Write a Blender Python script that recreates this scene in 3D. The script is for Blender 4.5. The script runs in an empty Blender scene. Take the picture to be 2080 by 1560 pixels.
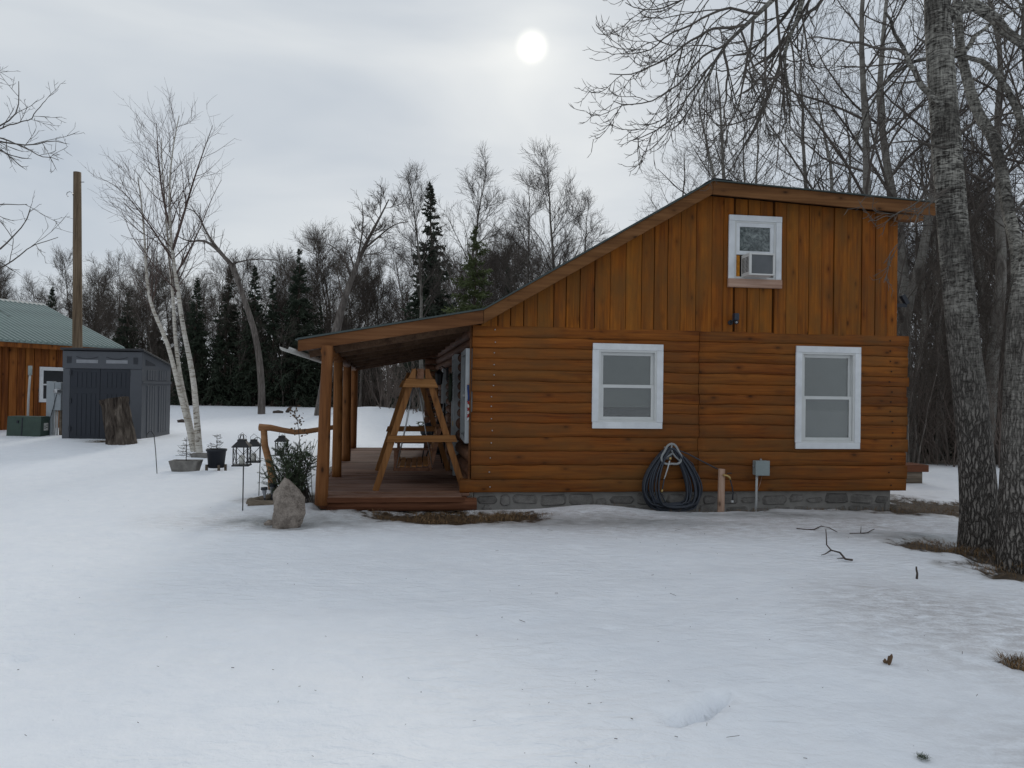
import bpy, math, random
import numpy as np
from mathutils import Vector, Matrix, noise

random.seed(7)
RNG = np.random.default_rng(11)
scene = bpy.context.scene
COL = scene.collection
rad = math.radians

# ------------------------------------------------------------------ camera, sky, sun, exposure
FPX, PITCH, ROLL, EYE = 1431.0, rad(0.4746), rad(0.823), 1.6
cF = np.array([0, math.cos(PITCH), math.sin(PITCH)])
_R0 = np.array([1.0, 0, 0]); _U0 = np.array([0, -math.sin(PITCH), math.cos(PITCH)])
cR = math.cos(ROLL) * _R0 + math.sin(ROLL) * _U0
cU = -math.sin(ROLL) * _R0 + math.cos(ROLL) * _U0
cam_data = bpy.data.cameras.new('camera')
cam = bpy.data.objects.new('camera', cam_data)
COL.objects.link(cam)
cam.matrix_world = Matrix(((cR[0], cU[0], -cF[0], 0), (cR[1], cU[1], -cF[1], 0), (cR[2], cU[2], -cF[2], EYE), (0, 0, 0, 1)))
cam_data.sensor_width = 36.0
cam_data.lens = 36.0 * FPX / 2080.0
cam_data.clip_start = 0.05
cam_data.clip_end = 2000.0
scene.camera = cam

SUN_EL, SUN_AZ = rad(26.1), rad(1.25)
SUN_DIR = (math.sin(SUN_AZ) * math.cos(SUN_EL), math.cos(SUN_AZ) * math.cos(SUN_EL), math.sin(SUN_EL))

world = bpy.data.worlds.new('World')
scene.world = world
world.use_nodes = True
nt = world.node_tree
nt.nodes.clear()


def wn(kind, **kw):
    n = nt.nodes.new(kind)
    for k, v in kw.items():
        setattr(n, k, v)
    return n


w_out = wn('ShaderNodeOutputWorld')
w_sky = wn('ShaderNodeTexSky', sky_type='NISHITA', sun_disc=False, sun_elevation=SUN_EL, sun_rotation=SUN_AZ)
w_bg1 = wn('ShaderNodeBackground'); w_bg1.inputs['Strength'].default_value = 0.08
nt.links.new(w_sky.outputs[0], w_bg1.inputs['Color'])
w_tc = wn('ShaderNodeTexCoord')
w_map = wn('ShaderNodeMapping'); w_map.inputs['Scale'].default_value = (1.0, 1.0, 3.2); w_map.inputs['Rotation'].default_value = (0.0, rad(14), 0.0)
nt.links.new(w_tc.outputs['Generated'], w_map.inputs['Vector'])
w_noise = wn('ShaderNodeTexNoise'); w_noise.inputs['Scale'].default_value = 2.1; w_noise.inputs['Detail'].default_value = 4.5; w_noise.inputs['Roughness'].default_value = 0.5; w_noise.inputs['Distortion'].default_value = 0.35
nt.links.new(w_map.outputs[0], w_noise.inputs['Vector'])
w_ramp = wn('ShaderNodeValToRGB')
w_ramp.color_ramp.elements[0].position = 0.33; w_ramp.color_ramp.elements[0].color = (0.495, 0.555, 0.630, 1)
w_ramp.color_ramp.elements[1].position = 0.70; w_ramp.color_ramp.elements[1].color = (0.700, 0.738, 0.770, 1)
nt.links.new(w_noise.outputs['Fac'], w_ramp.inputs['Fac'])
w_dot = wn('ShaderNodeVectorMath', operation='DOT_PRODUCT'); w_dot.inputs[1].default_value = SUN_DIR
w_nrm = wn('ShaderNodeVectorMath', operation='NORMALIZE')
nt.links.new(w_tc.outputs['Generated'], w_nrm.inputs[0]); nt.links.new(w_nrm.outputs[0], w_dot.inputs[0])
w_acos = wn('ShaderNodeMath', operation='ARCCOSINE'); w_clip = wn('ShaderNodeClamp'); w_clip.inputs['Min'].default_value = -1; w_clip.inputs['Max'].default_value = 0.9999999
nt.links.new(w_dot.outputs['Value'], w_clip.inputs['Value']); nt.links.new(w_clip.outputs[0], w_acos.inputs[0])


def w_math(op, a, b=None):
    m = wn('ShaderNodeMath', operation=op)
    for i, v in enumerate((a, b)):
        if v is None:
            continue
        if isinstance(v, (int, float)):
            m.inputs[i].default_value = v
        else:
            nt.links.new(v, m.inputs[i])
    return m.outputs[0]


# the veiled sun: disc, aureole and broad bright patch in the cloud
g_wide = w_math('MULTIPLY', w_math('EXPONENT', w_math('DIVIDE', w_acos.outputs[0], -rad(7.0))), 0.16)
g_near = w_math('MULTIPLY', w_math('EXPONENT', w_math('DIVIDE', w_acos.outputs[0], -rad(2.2))), 0.16)
g_thin = w_math('ADD', 0.55, w_math('MULTIPLY', w_noise.outputs['Fac'], 0.9))
w_disc = wn('ShaderNodeMapRange', interpolation_type='SMOOTHSTEP')
w_disc.inputs['From Min'].default_value = rad(1.45); w_disc.inputs['From Max'].default_value = rad(0.20)
w_disc.inputs['To Min'].default_value = 0; w_disc.inputs['To Max'].default_value = 0.55
nt.links.new(w_acos.outputs[0], w_disc.inputs['Value'])
g_all = w_math('ADD', w_math('MULTIPLY', w_math('ADD', g_wide, g_near), g_thin), w_disc.outputs[0])
w_glow = wn('ShaderNodeVectorMath', operation='SCALE'); w_glow.inputs[0].default_value = (1.0, 0.92, 0.72)
nt.links.new(g_all, w_glow.inputs['Scale'])
w_add = wn('ShaderNodeVectorMath', operation='ADD')
nt.links.new(w_ramp.outputs[0], w_add.inputs[0]); nt.links.new(w_glow.outputs[0], w_add.inputs[1])
w_bg2 = wn('ShaderNodeBackground'); w_bg2.inputs['Strength'].default_value = 1.0
nt.links.new(w_add.outputs[0], w_bg2.inputs['Color'])
w_mix = wn('ShaderNodeMixShader'); w_mix.inputs[0].default_value = 0.96
nt.links.new(w_bg1.outputs[0], w_mix.inputs[1]); nt.links.new(w_bg2.outputs[0], w_mix.inputs[2])
nt.links.new(w_mix.outputs[0], w_out.inputs['Surface'])

sun_data = bpy.data.lights.new('sun', 'SUN')
sun_data.energy = 1.1
sun_data.angle = rad(14)
sun_data.color = (1.0, 0.95, 0.86)
sun = bpy.data.objects.new('sun', sun_data)
COL.objects.link(sun)
sun.rotation_euler = Vector((-SUN_DIR[0], -SUN_DIR[1], -SUN_DIR[2])).to_track_quat('-Z', 'Y').to_euler()

scene.view_settings.view_transform = 'Standard'
scene.view_settings.look = 'None'
scene.view_settings.exposure = 0.0
scene.view_settings.gamma = 1.0
scene.view_settings.use_curve_mapping = False
scene.render.engine = 'CYCLES'
scene.cycles.max_bounces = 6
scene.cycles.transparent_max_bounces = 16

# ------------------------------------------------------------------ helpers: coordinates
EYEV = np.array([0, 0, EYE])


def ray(px, py):
    return cF + cR * (px - 1040) / FPX - cU * (py - 780) / FPX


def at(px, py, Y):
    d = ray(px, py)
    return EYEV + d * (Y / d[1])


def on_ground(px, py, z=0.0):
    d = ray(px, py)
    return EYEV + d * ((z - EYE) / d[2])


YAW = rad(7.329)
HO = np.array([-0.5417, 9.6, 0.0])
hx = np.array([math.cos(YAW), math.sin(YAW), 0]); hy = np.array([-math.sin(YAW), math.cos(YAW), 0])
HM = Matrix.Translation(Vector(HO)) @ Matrix.Rotation(YAW, 4, 'Z')


def hw(x, y, z):
    return HO + hx * x + hy * y + np.array([0, 0, z])


def smooth(a, b, x):
    t = np.clip((x - a) / (b - a), 0, 1)
    return t * t * (3 - 2 * t)


def nz(x, y, z=0.0):
    return noise.noise(Vector((x, y, z)))


# ------------------------------------------------------------------ helpers: materials
MATS = {}


class NB:
    def __init__(self, name):
        self.m = bpy.data.materials.new(name); self.m.use_nodes = True
        self.t = self.m.node_tree
        self.b = self.t.nodes['Principled BSDF']

    def n(self, kind, inputs=None, **kw):
        n = self.t.nodes.new(kind)
        for k, v in kw.items():
            setattr(n, k, v)
        for k, v in (inputs or {}).items():
            self.set(n.inputs[k], v)
        return n

    def set(self, sock, v):
        if isinstance(v, bpy.types.NodeSocket):
            self.t.links.new(v, sock)
        elif isinstance(v, (tuple, list)) and len(v) == 3 and sock.type == 'RGBA':
            sock.default_value = (*v, 1)
        else:
            sock.default_value = v

    def coords(self, scale=(1, 1, 1), kind='Object', rot=(0, 0, 0)):
        tc = self.n('ShaderNodeTexCoord')
        mp = self.n('ShaderNodeMapping', {'Vector': tc.outputs[kind], 'Scale': scale, 'Rotation': rot})
        return mp.outputs[0]

    def noise(self, vec, scale=1.0, detail=3.0, rough=0.55, w=None, dist=0.0):
        n = self.n('ShaderNodeTexNoise', {'Vector': vec, 'Scale': scale, 'Detail': detail, 'Roughness': rough, 'Distortion': dist}, noise_dimensions='4D' if w is not None else '3D')
        if w is not None:
            self.set(n.inputs['W'], w)
        return n.outputs['Fac']

    def ramp(self, fac, stops):
        r = self.n('ShaderNodeValToRGB', {'Fac': fac})
        e = r.color_ramp.elements
        while len(e) < len(stops):
            e.new(0.5)
        for el, (p, c) in zip(e, stops):
            el.position = p
            el.color = (*c, 1) if len(c) == 3 else c
        return r.outputs['Color']

    def mix(self, fac, a, b, mode='MIX'):
        m = self.n('ShaderNodeMix', data_type='RGBA', blend_type=mode)
        self.set(m.inputs[0], fac); self.set(m.inputs[6], a); self.set(m.inputs[7], b)
        return m.outputs[2]

    def math(self, op, a, b=0.0):
        m = self.n('ShaderNodeMath', operation=op)
        self.set(m.inputs[0], a); self.set(m.inputs[1], b)
        return m.outputs[0]

    def map(self, v, a, b, c=0.0, d=1.0):
        m = self.n('ShaderNodeMapRange', {'Value': v, 'From Min': a, 'From Max': b, 'To Min': c, 'To Max': d})
        return m.outputs[0]

    def bump(self, h, strength=0.3, dist=0.02):
        b = self.n('ShaderNodeBump', {'Height': h, 'Strength': strength, 'Distance': dist})
        self.set(self.b.inputs['Normal'], b.outputs[0])

    def done(self, color=None, rough=0.6, spec=0.3, metal=0.0):
        if color is not None:
            self.set(self.b.inputs['Base Color'], color)
        self.set(self.b.inputs['Roughness'], rough)
        self.set(self.b.inputs['Specular IOR Level'], spec)
        self.set(self.b.inputs['Metallic'], metal)
        MATS[self.m.name] = self.m
        return self.m


def rnd_obj(b, k=37.0):
    oi = b.n('ShaderNodeObjectInfo')
    return b.math('MULTIPLY', oi.outputs['Random'], k), oi.outputs['Random']


def wood(name, dark, mid, light, axis, rough=0.68, knots=True, vary=0.25, weather=None, wscale=0.5, grain=1.0, spec=0.14):
    b = NB(name)
    w, r1 = rnd_obj(b)
    sc = [34.0, 34.0, 34.0]; sc['xyz'.index(axis)] = 1.3
    v = b.coords(tuple(sc))
    g = b.noise(v, 1.0 * grain, 5.0, 0.6, w=w, dist=0.6)
    sc2 = [7.0, 7.0, 7.0]; sc2['xyz'.index(axis)] = 0.6
    g2 = b.noise(b.coords(tuple(sc2)), 1.0, 3.0, 0.5, w=w)
    f = b.math('ADD', b.math('MULTIPLY', g, 0.55), b.math('MULTIPLY', g2, 0.45))
    col = b.ramp(f, [(0.38, dark), (0.50, mid), (0.64, light)])
    if knots:
        sc3 = [7.5, 7.5, 7.5]; sc3['xyz'.index(axis)] = 3.6; sc3[1 if axis != 'y' else 0] = 0.0
        wv = b.n('ShaderNodeCombineXYZ', {'X': w, 'Y': 0.0, 'Z': b.math('MULTIPLY', w, 1.7)})
        kv = b.n('ShaderNodeVectorMath', {0: b.coords(tuple(sc3)), 1: wv.outputs[0]}, operation='ADD')
        vo = b.n('ShaderNodeTexVoronoi', {'Vector': kv.outputs[0], 'Scale': 1.0}, voronoi_dimensions='3D')
        keep = b.map(b.n('ShaderNodeSeparateColor', {'Color': vo.outputs['Color']}).outputs[0], 0.50, 0.56)
        k = b.math('MULTIPLY', b.map(vo.outputs['Distance'], 0.07, 0.17, 1.0, 0.0), keep)
        halo = b.math('MULTIPLY', b.map(vo.outputs['Distance'], 0.15, 0.40, 0.55, 0.0), keep)
        col = b.mix(halo, col, dark)
        col = b.mix(b.math('MULTIPLY', k, 0.85), col, tuple(c * 0.28 for c in dark))
    if weather:
        sc4 = [1.0, 1.0, 1.0]; sc4['xyz'.index(axis)] = 0.4
        wn_ = b.noise(b.coords(tuple(sc4)), wscale * 3, 5.0, 0.65, w=w)
        wg = b.noise(b.coords((1, 1, 1)), wscale * 0.6, 3.0, 0.6)
        col = b.mix(b.map(b.math('ADD', b.math('MULTIPLY', wn_, 0.6), b.math('MULTIPLY', wg, 0.4)), 0.42, 0.62, 0.0, 0.85), col, weather)
    bright = b.map(r1, 0.0, 1.0, 1.0 - vary, 1.0 + vary)
    hsv = b.n('ShaderNodeHueSaturation', {'Color': col, 'Value': bright, 'Hue': b.map(w, 0.0, 37.0, 0.497, 0.503)})
    b.bump(f, 0.35, 0.006)
    return b.done(hsv.outputs[0], b.map(g, 0.3, 0.7, rough - 0.08, rough + 0.12), spec)


def plain(name, color, rough=0.6, spec=0.3, metal=0.0, vary=0.12, scale=6.0, bump=0.0, bscale=60.0):
    b = NB(name)
    n = b.noise(b.coords(), scale, 4.0, 0.6)
    col = b.mix(b.map(n, 0.3, 0.7), tuple(c * (1 - vary) for c in color), tuple(min(1, c * (1 + vary)) for c in color))
    if bump:
        b.bump(b.noise(b.coords(), bscale, 4.0, 0.6), bump, 0.01)
    return b.done(col, rough, spec, metal)


wood('stained_log', (0.095, 0.026, 0.006), (0.203, 0.062, 0.011), (0.285, 0.096, 0.019), 'x', vary=0.07, weather=(0.135, 0.062, 0.020), wscale=1.1)
wood('stained_board', (0.110, 0.030, 0.005), (0.252, 0.077, 0.009), (0.345, 0.118, 0.016), 'z', vary=0.09, weather=(0.150, 0.066, 0.017), wscale=1.4)
wood('trim_brown', (0.085, 0.034, 0.012), (0.145, 0.062, 0.023), (0.200, 0.092, 0.038), 'x', vary=0.08, knots=True)
wood('post_wood', (0.100, 0.038, 0.012), (0.190, 0.076, 0.024), (0.260, 0.118, 0.044), 'z', vary=0.12, rough=0.6)
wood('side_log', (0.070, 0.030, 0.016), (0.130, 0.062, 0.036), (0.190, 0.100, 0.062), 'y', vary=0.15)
wood('deck_plank', (0.085, 0.040, 0.025), (0.155, 0.078, 0.050), (0.225, 0.128, 0.090), 'x', vary=0.22, knots=True, weather=(0.24, 0.16, 0.13), wscale=1.2)
wood('rim_wood', (0.080, 0.029, 0.015), (0.140, 0.054, 0.028), (0.190, 0.080, 0.044), 'x', vary=0.1)
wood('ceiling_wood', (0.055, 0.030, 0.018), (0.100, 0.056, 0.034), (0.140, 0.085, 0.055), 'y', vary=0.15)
wood('swing_wood', (0.105, 0.043, 0.015), (0.205, 0.090, 0.030), (0.280, 0.135, 0.052), 'z', vary=0.10)
wood('swing_wood_x', (0.105, 0.043, 0.015), (0.205, 0.090, 0.030), (0.280, 0.135, 0.052), 'x', vary=0.10)
wood('rail_wood', (0.170, 0.080, 0.035), (0.280, 0.140, 0.062), (0.360, 0.200, 0.105), 'x', vary=0.08, knots=False)
wood('grey_wood', (0.075, 0.060, 0.045), (0.150, 0.120, 0.090), (0.250, 0.205, 0.160), 'x', vary=0.15, knots=False)
wood('pale_wood', (0.300, 0.185, 0.125), (0.420, 0.280, 0.205), (0.500, 0.350, 0.270), 'z', vary=0.05)
wood('sill_wood', (0.260, 0.150, 0.105), (0.400, 0.255, 0.190), (0.480, 0.330, 0.260), 'x', vary=0.05, knots=False)
wood('garage_board', (0.110, 0.034, 0.009), (0.225, 0.075, 0.017), (0.300, 0.112, 0.028), 'z', vary=0.18)
wood('pole_wood', (0.080, 0.055, 0.036), (0.155, 0.110, 0.072), (0.225, 0.168, 0.115), 'z', vary=0.05, knots=False)
plain('tar_and_shade', (0.022, 0.018, 0.016), 0.9, 0.1)  # tar paper; near-black colour also stands in for the unlit interior
plain('dark_gap', (0.085, 0.030, 0.008), 0.9, 0.1)
plain('white_paint', (0.66, 0.68, 0.70), 0.5, 0.3, vary=0.10, scale=5.0, bump=0.12, bscale=30)
plain('shaded_trim', (0.34, 0.36, 0.37), 0.5, 0.3, vary=0.10)  # pale porch window frames, shade put into the colour
plain('vinyl', (0.58, 0.59, 0.58), 0.35, 0.4, vary=0.04)
plain('blind_white', (0.50, 0.505, 0.495), 0.6, 0.3, vary=0.05)
plain('roof_metal', (0.045, 0.062, 0.060), 0.45, 0.5, metal=0.2)
plain('gutter_metal', (0.48, 0.47, 0.44), 0.5, 0.4)
plain('shed_wall', (0.072, 0.078, 0.090), 0.5, 0.4, vary=0.06, bump=0.06, bscale=120)
plain('shed_door', (0.014, 0.018, 0.027), 0.5, 0.4, vary=0.08)
plain('shed_roof', (0.035, 0.036, 0.040), 0.6, 0.3)
plain('shed_window', (0.22, 0.23, 0.25), 0.3, 0.5)
plain('black_metal', (0.014, 0.014, 0.016), 0.5, 0.4, vary=0.3)
plain('black_plastic', (0.022, 0.025, 0.032), 0.55, 0.35, vary=0.15)
plain('camera_plastic', (0.020, 0.028, 0.045), 0.4, 0.45)
plain('transformer_green', (0.045, 0.072, 0.058), 0.55, 0.35, vary=0.14)
plain('utility_grey', (0.30, 0.33, 0.35), 0.5, 0.35, vary=0.07)
plain('box_grey', (0.25, 0.29, 0.29), 0.5, 0.35, vary=0.06)
plain('pvc_grey', (0.42, 0.43, 0.43), 0.5, 0.35)
plain('steel', (0.45, 0.46, 0.47), 0.35, 0.5, metal=0.8)
plain('brass', (0.46, 0.32, 0.13), 0.4, 0.5, metal=0.7)
plain('hose_rubber', (0.026, 0.032, 0.045), 0.42, 0.45, vary=0.2)
plain('hanger_grey', (0.27, 0.28, 0.28), 0.55, 0.3)
plain('ac_white', (0.62, 0.62, 0.60), 0.45, 0.35, vary=0.05)
plain('ac_grille', (0.20, 0.21, 0.22), 0.5, 0.3, vary=0.1)
plain('foam_orange', (0.48, 0.19, 0.02), 0.7, 0.2, vary=0.3, scale=30)
plain('mortar', (0.215, 0.205, 0.190), 0.9, 0.15, vary=0.15, bump=0.3, bscale=80)
plain('concrete_old', (0.190, 0.180, 0.165), 0.9, 0.15, vary=0.35, scale=9, bump=0.5, bscale=60)
plain('candle', (0.62, 0.61, 0.56), 0.5, 0.3)
plain('soil', (0.045, 0.034, 0.025), 0.95, 0.1, vary=0.3, scale=20)
plain('needle_dark', (0.026, 0.036, 0.022), 0.6, 0.25, vary=0.35, scale=1.5)
plain('needle_olive', (0.058, 0.074, 0.024), 0.6, 0.25, vary=0.35, scale=1.5)
plain('needle_bush', (0.088, 0.120, 0.066), 0.55, 0.3, vary=0.35, scale=8)
plain('dry_leaf', (0.115, 0.070, 0.040), 0.8, 0.2, vary=0.35, scale=10)
plain('dry_grass', (0.185, 0.118, 0.062), 0.85, 0.15, vary=0.45, scale=7)
plain('twig_dark', (0.055, 0.046, 0.042), 0.8, 0.2, vary=0.25, scale=3)
plain('twig_dim', (0.080, 0.068, 0.060), 0.85, 0.15, vary=0.30, scale=0.8)
plain('twig_grey', (0.088, 0.073, 0.062), 0.85, 0.15, vary=0.30, scale=0.8)
plain('twig_poplar', (0.090, 0.078, 0.068), 0.75, 0.2, vary=0.30, scale=2)
plain('twig_red', (0.092, 0.064, 0.056), 0.75, 0.2, vary=0.3, scale=2)
plain('brush_twig', (0.140, 0.112, 0.096), 0.85, 0.15, vary=0.3, scale=1.2)
plain('stick_bark', (0.075, 0.060, 0.052), 0.85, 0.15, vary=0.4, scale=12)
plain('flag_blue', (0.030, 0.060, 0.190), 0.8, 0.1)
plain('flag_red', (0.300, 0.035, 0.035), 0.8, 0.1)
plain('flag_white', (0.55, 0.55, 0.55), 0.8, 0.1)
plain('sticker_white', (0.55, 0.55, 0.52), 0.6, 0.2)
plain('snow_clump', (0.82, 0.85, 0.89), 0.7, 0.2, vary=0.03, bump=0.3, bscale=30)
plain('shade_interior', (0.020, 0.022, 0.026), 0.4, 0.4)


def mat_glass():
    b = NB('window_glass')
    t = b.t
    lw = b.n('ShaderNodeFresnel', {'IOR': 1.55})
    gl = b.n('ShaderNodeBsdfGlossy', {'Color': (0.93, 0.94, 0.94, 1), 'Roughness': 0.03})
    tr = b.n('ShaderNodeBsdfTransparent', {'Color': (0.70, 0.72, 0.71, 1)})
    f = b.math('MULTIPLY', lw.outputs[0], 2.0)
    mx = b.n('ShaderNodeMixShader', {0: f, 1: tr.outputs[0], 2: gl.outputs[0]})
    t.links.new(mx.outputs[0], t.nodes['Material Output'].inputs['Surface'])
    MATS['window_glass'] = b.m
    b = NB('frosted_reflection')  # noise colours paint in branch reflections over a frosted pattern
    v = b.coords((1, 1, 1))
    n = b.noise(v, 9.0, 5.0, 0.7, dist=2.5)
    col = b.ramp(n, [(0.35, (0.02, 0.028, 0.028)), (0.5, (0.10, 0.12, 0.12)), (0.68, (0.26, 0.29, 0.28))])
    b.done(col, 0.12, 0.6)


mat_glass()


def mat_bark(name, dark, mid, light, vs=1.0, ridge=1.0, white=None, wlev=0.5, zfade=None):
    b = NB(name)
    v = b.coords((16 * vs, 16 * vs, 3.2 * vs))
    n1 = b.noise(v, 1.0, 6.0, 0.65, dist=0.8)
    n2 = b.noise(b.coords((2.0, 2.0, 1.2)), 1.0, 4.0, 0.6)
    col = b.ramp(n1, [(0.34, dark), (0.52, mid), (0.70, light)])
    h = n1
    if white is not None:
        hb = b.noise(b.coords((5 * vs, 5 * vs, 30 * vs)), 1.0, 4.0, 0.65, dist=0.6)    # short horizontal bands
        big = b.noise(b.coords((1.4, 1.4, 1.0)), 1.3, 3.0, 0.55)
        m = b.math('MULTIPLY', b.map(hb, 0.40, 0.50), b.map(big, wlev - 0.10, wlev + 0.10))
        if zfade:
            sx = b.n('ShaderNodeSeparateXYZ', {'Vector': b.coords()})
            m = b.math('MULTIPLY', m, b.map(b.math('ADD', sx.outputs['Z'], b.math('MULTIPLY', big, 2.0)), zfade[0] + 1, zfade[1] + 1))
        wcol = b.mix(b.map(n2, 0.35, 0.65), tuple(c * 0.72 for c in white), white)
        col = b.mix(m, col, wcol)
        h = b.math('MULTIPLY', n1, b.math('SUBTRACT', 1.0, b.math('MULTIPLY', m, 0.75)))
    col = b.mix(b.map(n2, 0.4, 0.75, 0.0, 0.4), col, mid)
    b.bump(h, 0.9 * ridge, 0.04)
    return b.done(col, 0.85, 0.15)


def mat_poplar():
    b = NB('bark_poplar')
    n0 = b.noise(b.coords((3, 3, 2)), 1.0, 3.0, 0.5)
    sx = b.n('ShaderNodeSeparateXYZ', {'Vector': b.coords()})
    wob = b.n('ShaderNodeTexNoise', {'Vector': b.coords(), 'Scale': 14.0, 'Detail': 3.0})
    wv = b.n('ShaderNodeVectorMath', {0: wob.outputs['Color']}, operation='SCALE'); wv.inputs['Scale'].default_value = 0.05
    base = b.n('ShaderNodeVectorMath', {0: b.coords(), 1: wv.outputs[0]}, operation='ADD')
    low = b.map(b.math('ADD', sx.outputs['Z'], b.math('MULTIPLY', b.noise(b.coords((1.5, 1.5, 0.9)), 1.2, 3.0, 0.55), 3.4)), 2.2, 4.6)     # 0 low rough bark, 1 smoother higher bark
    m_low = b.n('ShaderNodeMapping', {'Vector': base.outputs[0], 'Scale': (34, 34, 6.0)})
    v_low = b.n('ShaderNodeTexVoronoi', {'Vector': m_low.outputs[0], 'Scale': 1.0}, feature='DISTANCE_TO_EDGE')
    m_hi = b.n('ShaderNodeMapping', {'Vector': base.outputs[0], 'Scale': (17, 17, 30)})
    v_hi = b.n('ShaderNodeTexVoronoi', {'Vector': m_hi.outputs[0], 'Scale': 1.0}, feature='DISTANCE_TO_EDGE')
    big = b.noise(b.coords((2.2, 2.2, 1.6)), 1.0, 4.0, 0.6)
    c_low = b.map(v_low.outputs['Distance'], -0.02, 0.24)
    dash = b.noise(b.coords((9, 9, 46)), 1.0, 5.0, 0.62, dist=1.2)
    vert = b.noise(b.coords((46, 46, 7)), 1.0, 4.0, 0.6, dist=0.6)
    c_hi = b.map(b.math('ADD', b.math('MULTIPLY', dash, 0.65), b.math('MULTIPLY', vert, 0.35)), b.map(big, 0.35, 0.65, 0.36, 0.44), 0.54)
    fine = b.noise(b.coords((38, 38, 12)), 1.0, 5.0, 0.65)
    plate_low = b.ramp(fine, [(0.3, (0.110, 0.098, 0.088)), (0.7, (0.300, 0.275, 0.248))])
    plate_hi = b.ramp(b.math('ADD', b.math('MULTIPLY', fine, 0.5), b.math('MULTIPLY', n0, 0.5)), [(0.36, (0.16, 0.150, 0.132)), (0.62, (0.37, 0.355, 0.315))])
    col_low = b.mix(c_low, (0.026, 0.022, 0.019), plate_low)
    col_hi = b.mix(c_hi, (0.028, 0.024, 0.021), plate_hi)
    patch = b.map(b.noise(b.coords((1.1, 1.1, 1.5)), 1.5, 4.0, 0.6), 0.50, 0.60)     # dark weathered bands on the upper stem
    col_hi = b.mix(b.math('MULTIPLY', patch, 0.75), col_hi, b.mix(c_low, (0.018, 0.016, 0.014), (0.105, 0.094, 0.083)))
    col = b.mix(low, col_low, col_hi)
    spots = b.map(b.noise(b.coords((45, 45, 45)), 1.0, 2.0, 0.5), 0.76, 0.82, 0.0, 0.5)
    col = b.mix(spots, col, (0.34, 0.35, 0.30))
    h = b.mix(low, c_low, b.math('MULTIPLY', c_hi, 0.4))
    b.bump(b.math('ADD', h, b.math('MULTIPLY', fine, 0.3)), 0.9, 0.03)
    return b.done(col, 0.85, 0.15)


mat_poplar()
mat_bark('bark_grey', (0.055, 0.047, 0.042), (0.130, 0.114, 0.102), (0.215, 0.194, 0.176), 0.6, 0.6)
mat_bark('bark_pale', (0.070, 0.060, 0.052), (0.155, 0.136, 0.120), (0.240, 0.214, 0.190), 0.6, 0.5)
mat_bark('bark_aspen', (0.060, 0.052, 0.045), (0.135, 0.122, 0.108), (0.22, 0.205, 0.185), 0.6, 0.5, white=(0.26, 0.25, 0.225), wlev=0.5)
mat_bark('bark_birch', (0.050, 0.040, 0.034), (0.30, 0.26, 0.21), (0.50, 0.46, 0.40), 1.2, 0.25, white=(0.66, 0.63, 0.57), wlev=0.30)
mat_bark('bark_spruce', (0.030, 0.023, 0.018), (0.065, 0.050, 0.040), (0.10, 0.08, 0.065), 0.7, 0.7)
mat_bark('bark_stump', (0.018, 0.014, 0.012), (0.085, 0.068, 0.055), (0.190, 0.160, 0.132), 0.55, 1.5)


def mat_rock(name, a, b_, c, sc=5.0):
    b = NB(name)
    w, r1 = rnd_obj(b, 17.0)
    n1 = b.noise(b.coords(), sc, 8.0, 0.68, w=w)
    n2 = b.noise(b.coords(), sc * 9, 4.0, 0.6, w=w)
    f = b.math('ADD', b.math('MULTIPLY', n1, 0.65), b.math('MULTIPLY', n2, 0.35))
    col = b.ramp(f, [(0.36, a), (0.50, b_), (0.66, c)])
    hs = b.n('ShaderNodeHueSaturation', {'Color': col, 'Value': b.map(r1, 0, 1, 0.82, 1.18)})
    b.bump(f, 0.6, 0.03)
    return b.done(hs.outputs[0], 0.85, 0.2)


mat_rock('rock', (0.095, 0.078, 0.066), (0.245, 0.208, 0.178), (0.400, 0.350, 0.305), 7.0)
mat_rock('foundation_stone', (0.095, 0.089, 0.082), (0.155, 0.146, 0.136), (0.220, 0.209, 0.195), 7.0)


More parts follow.
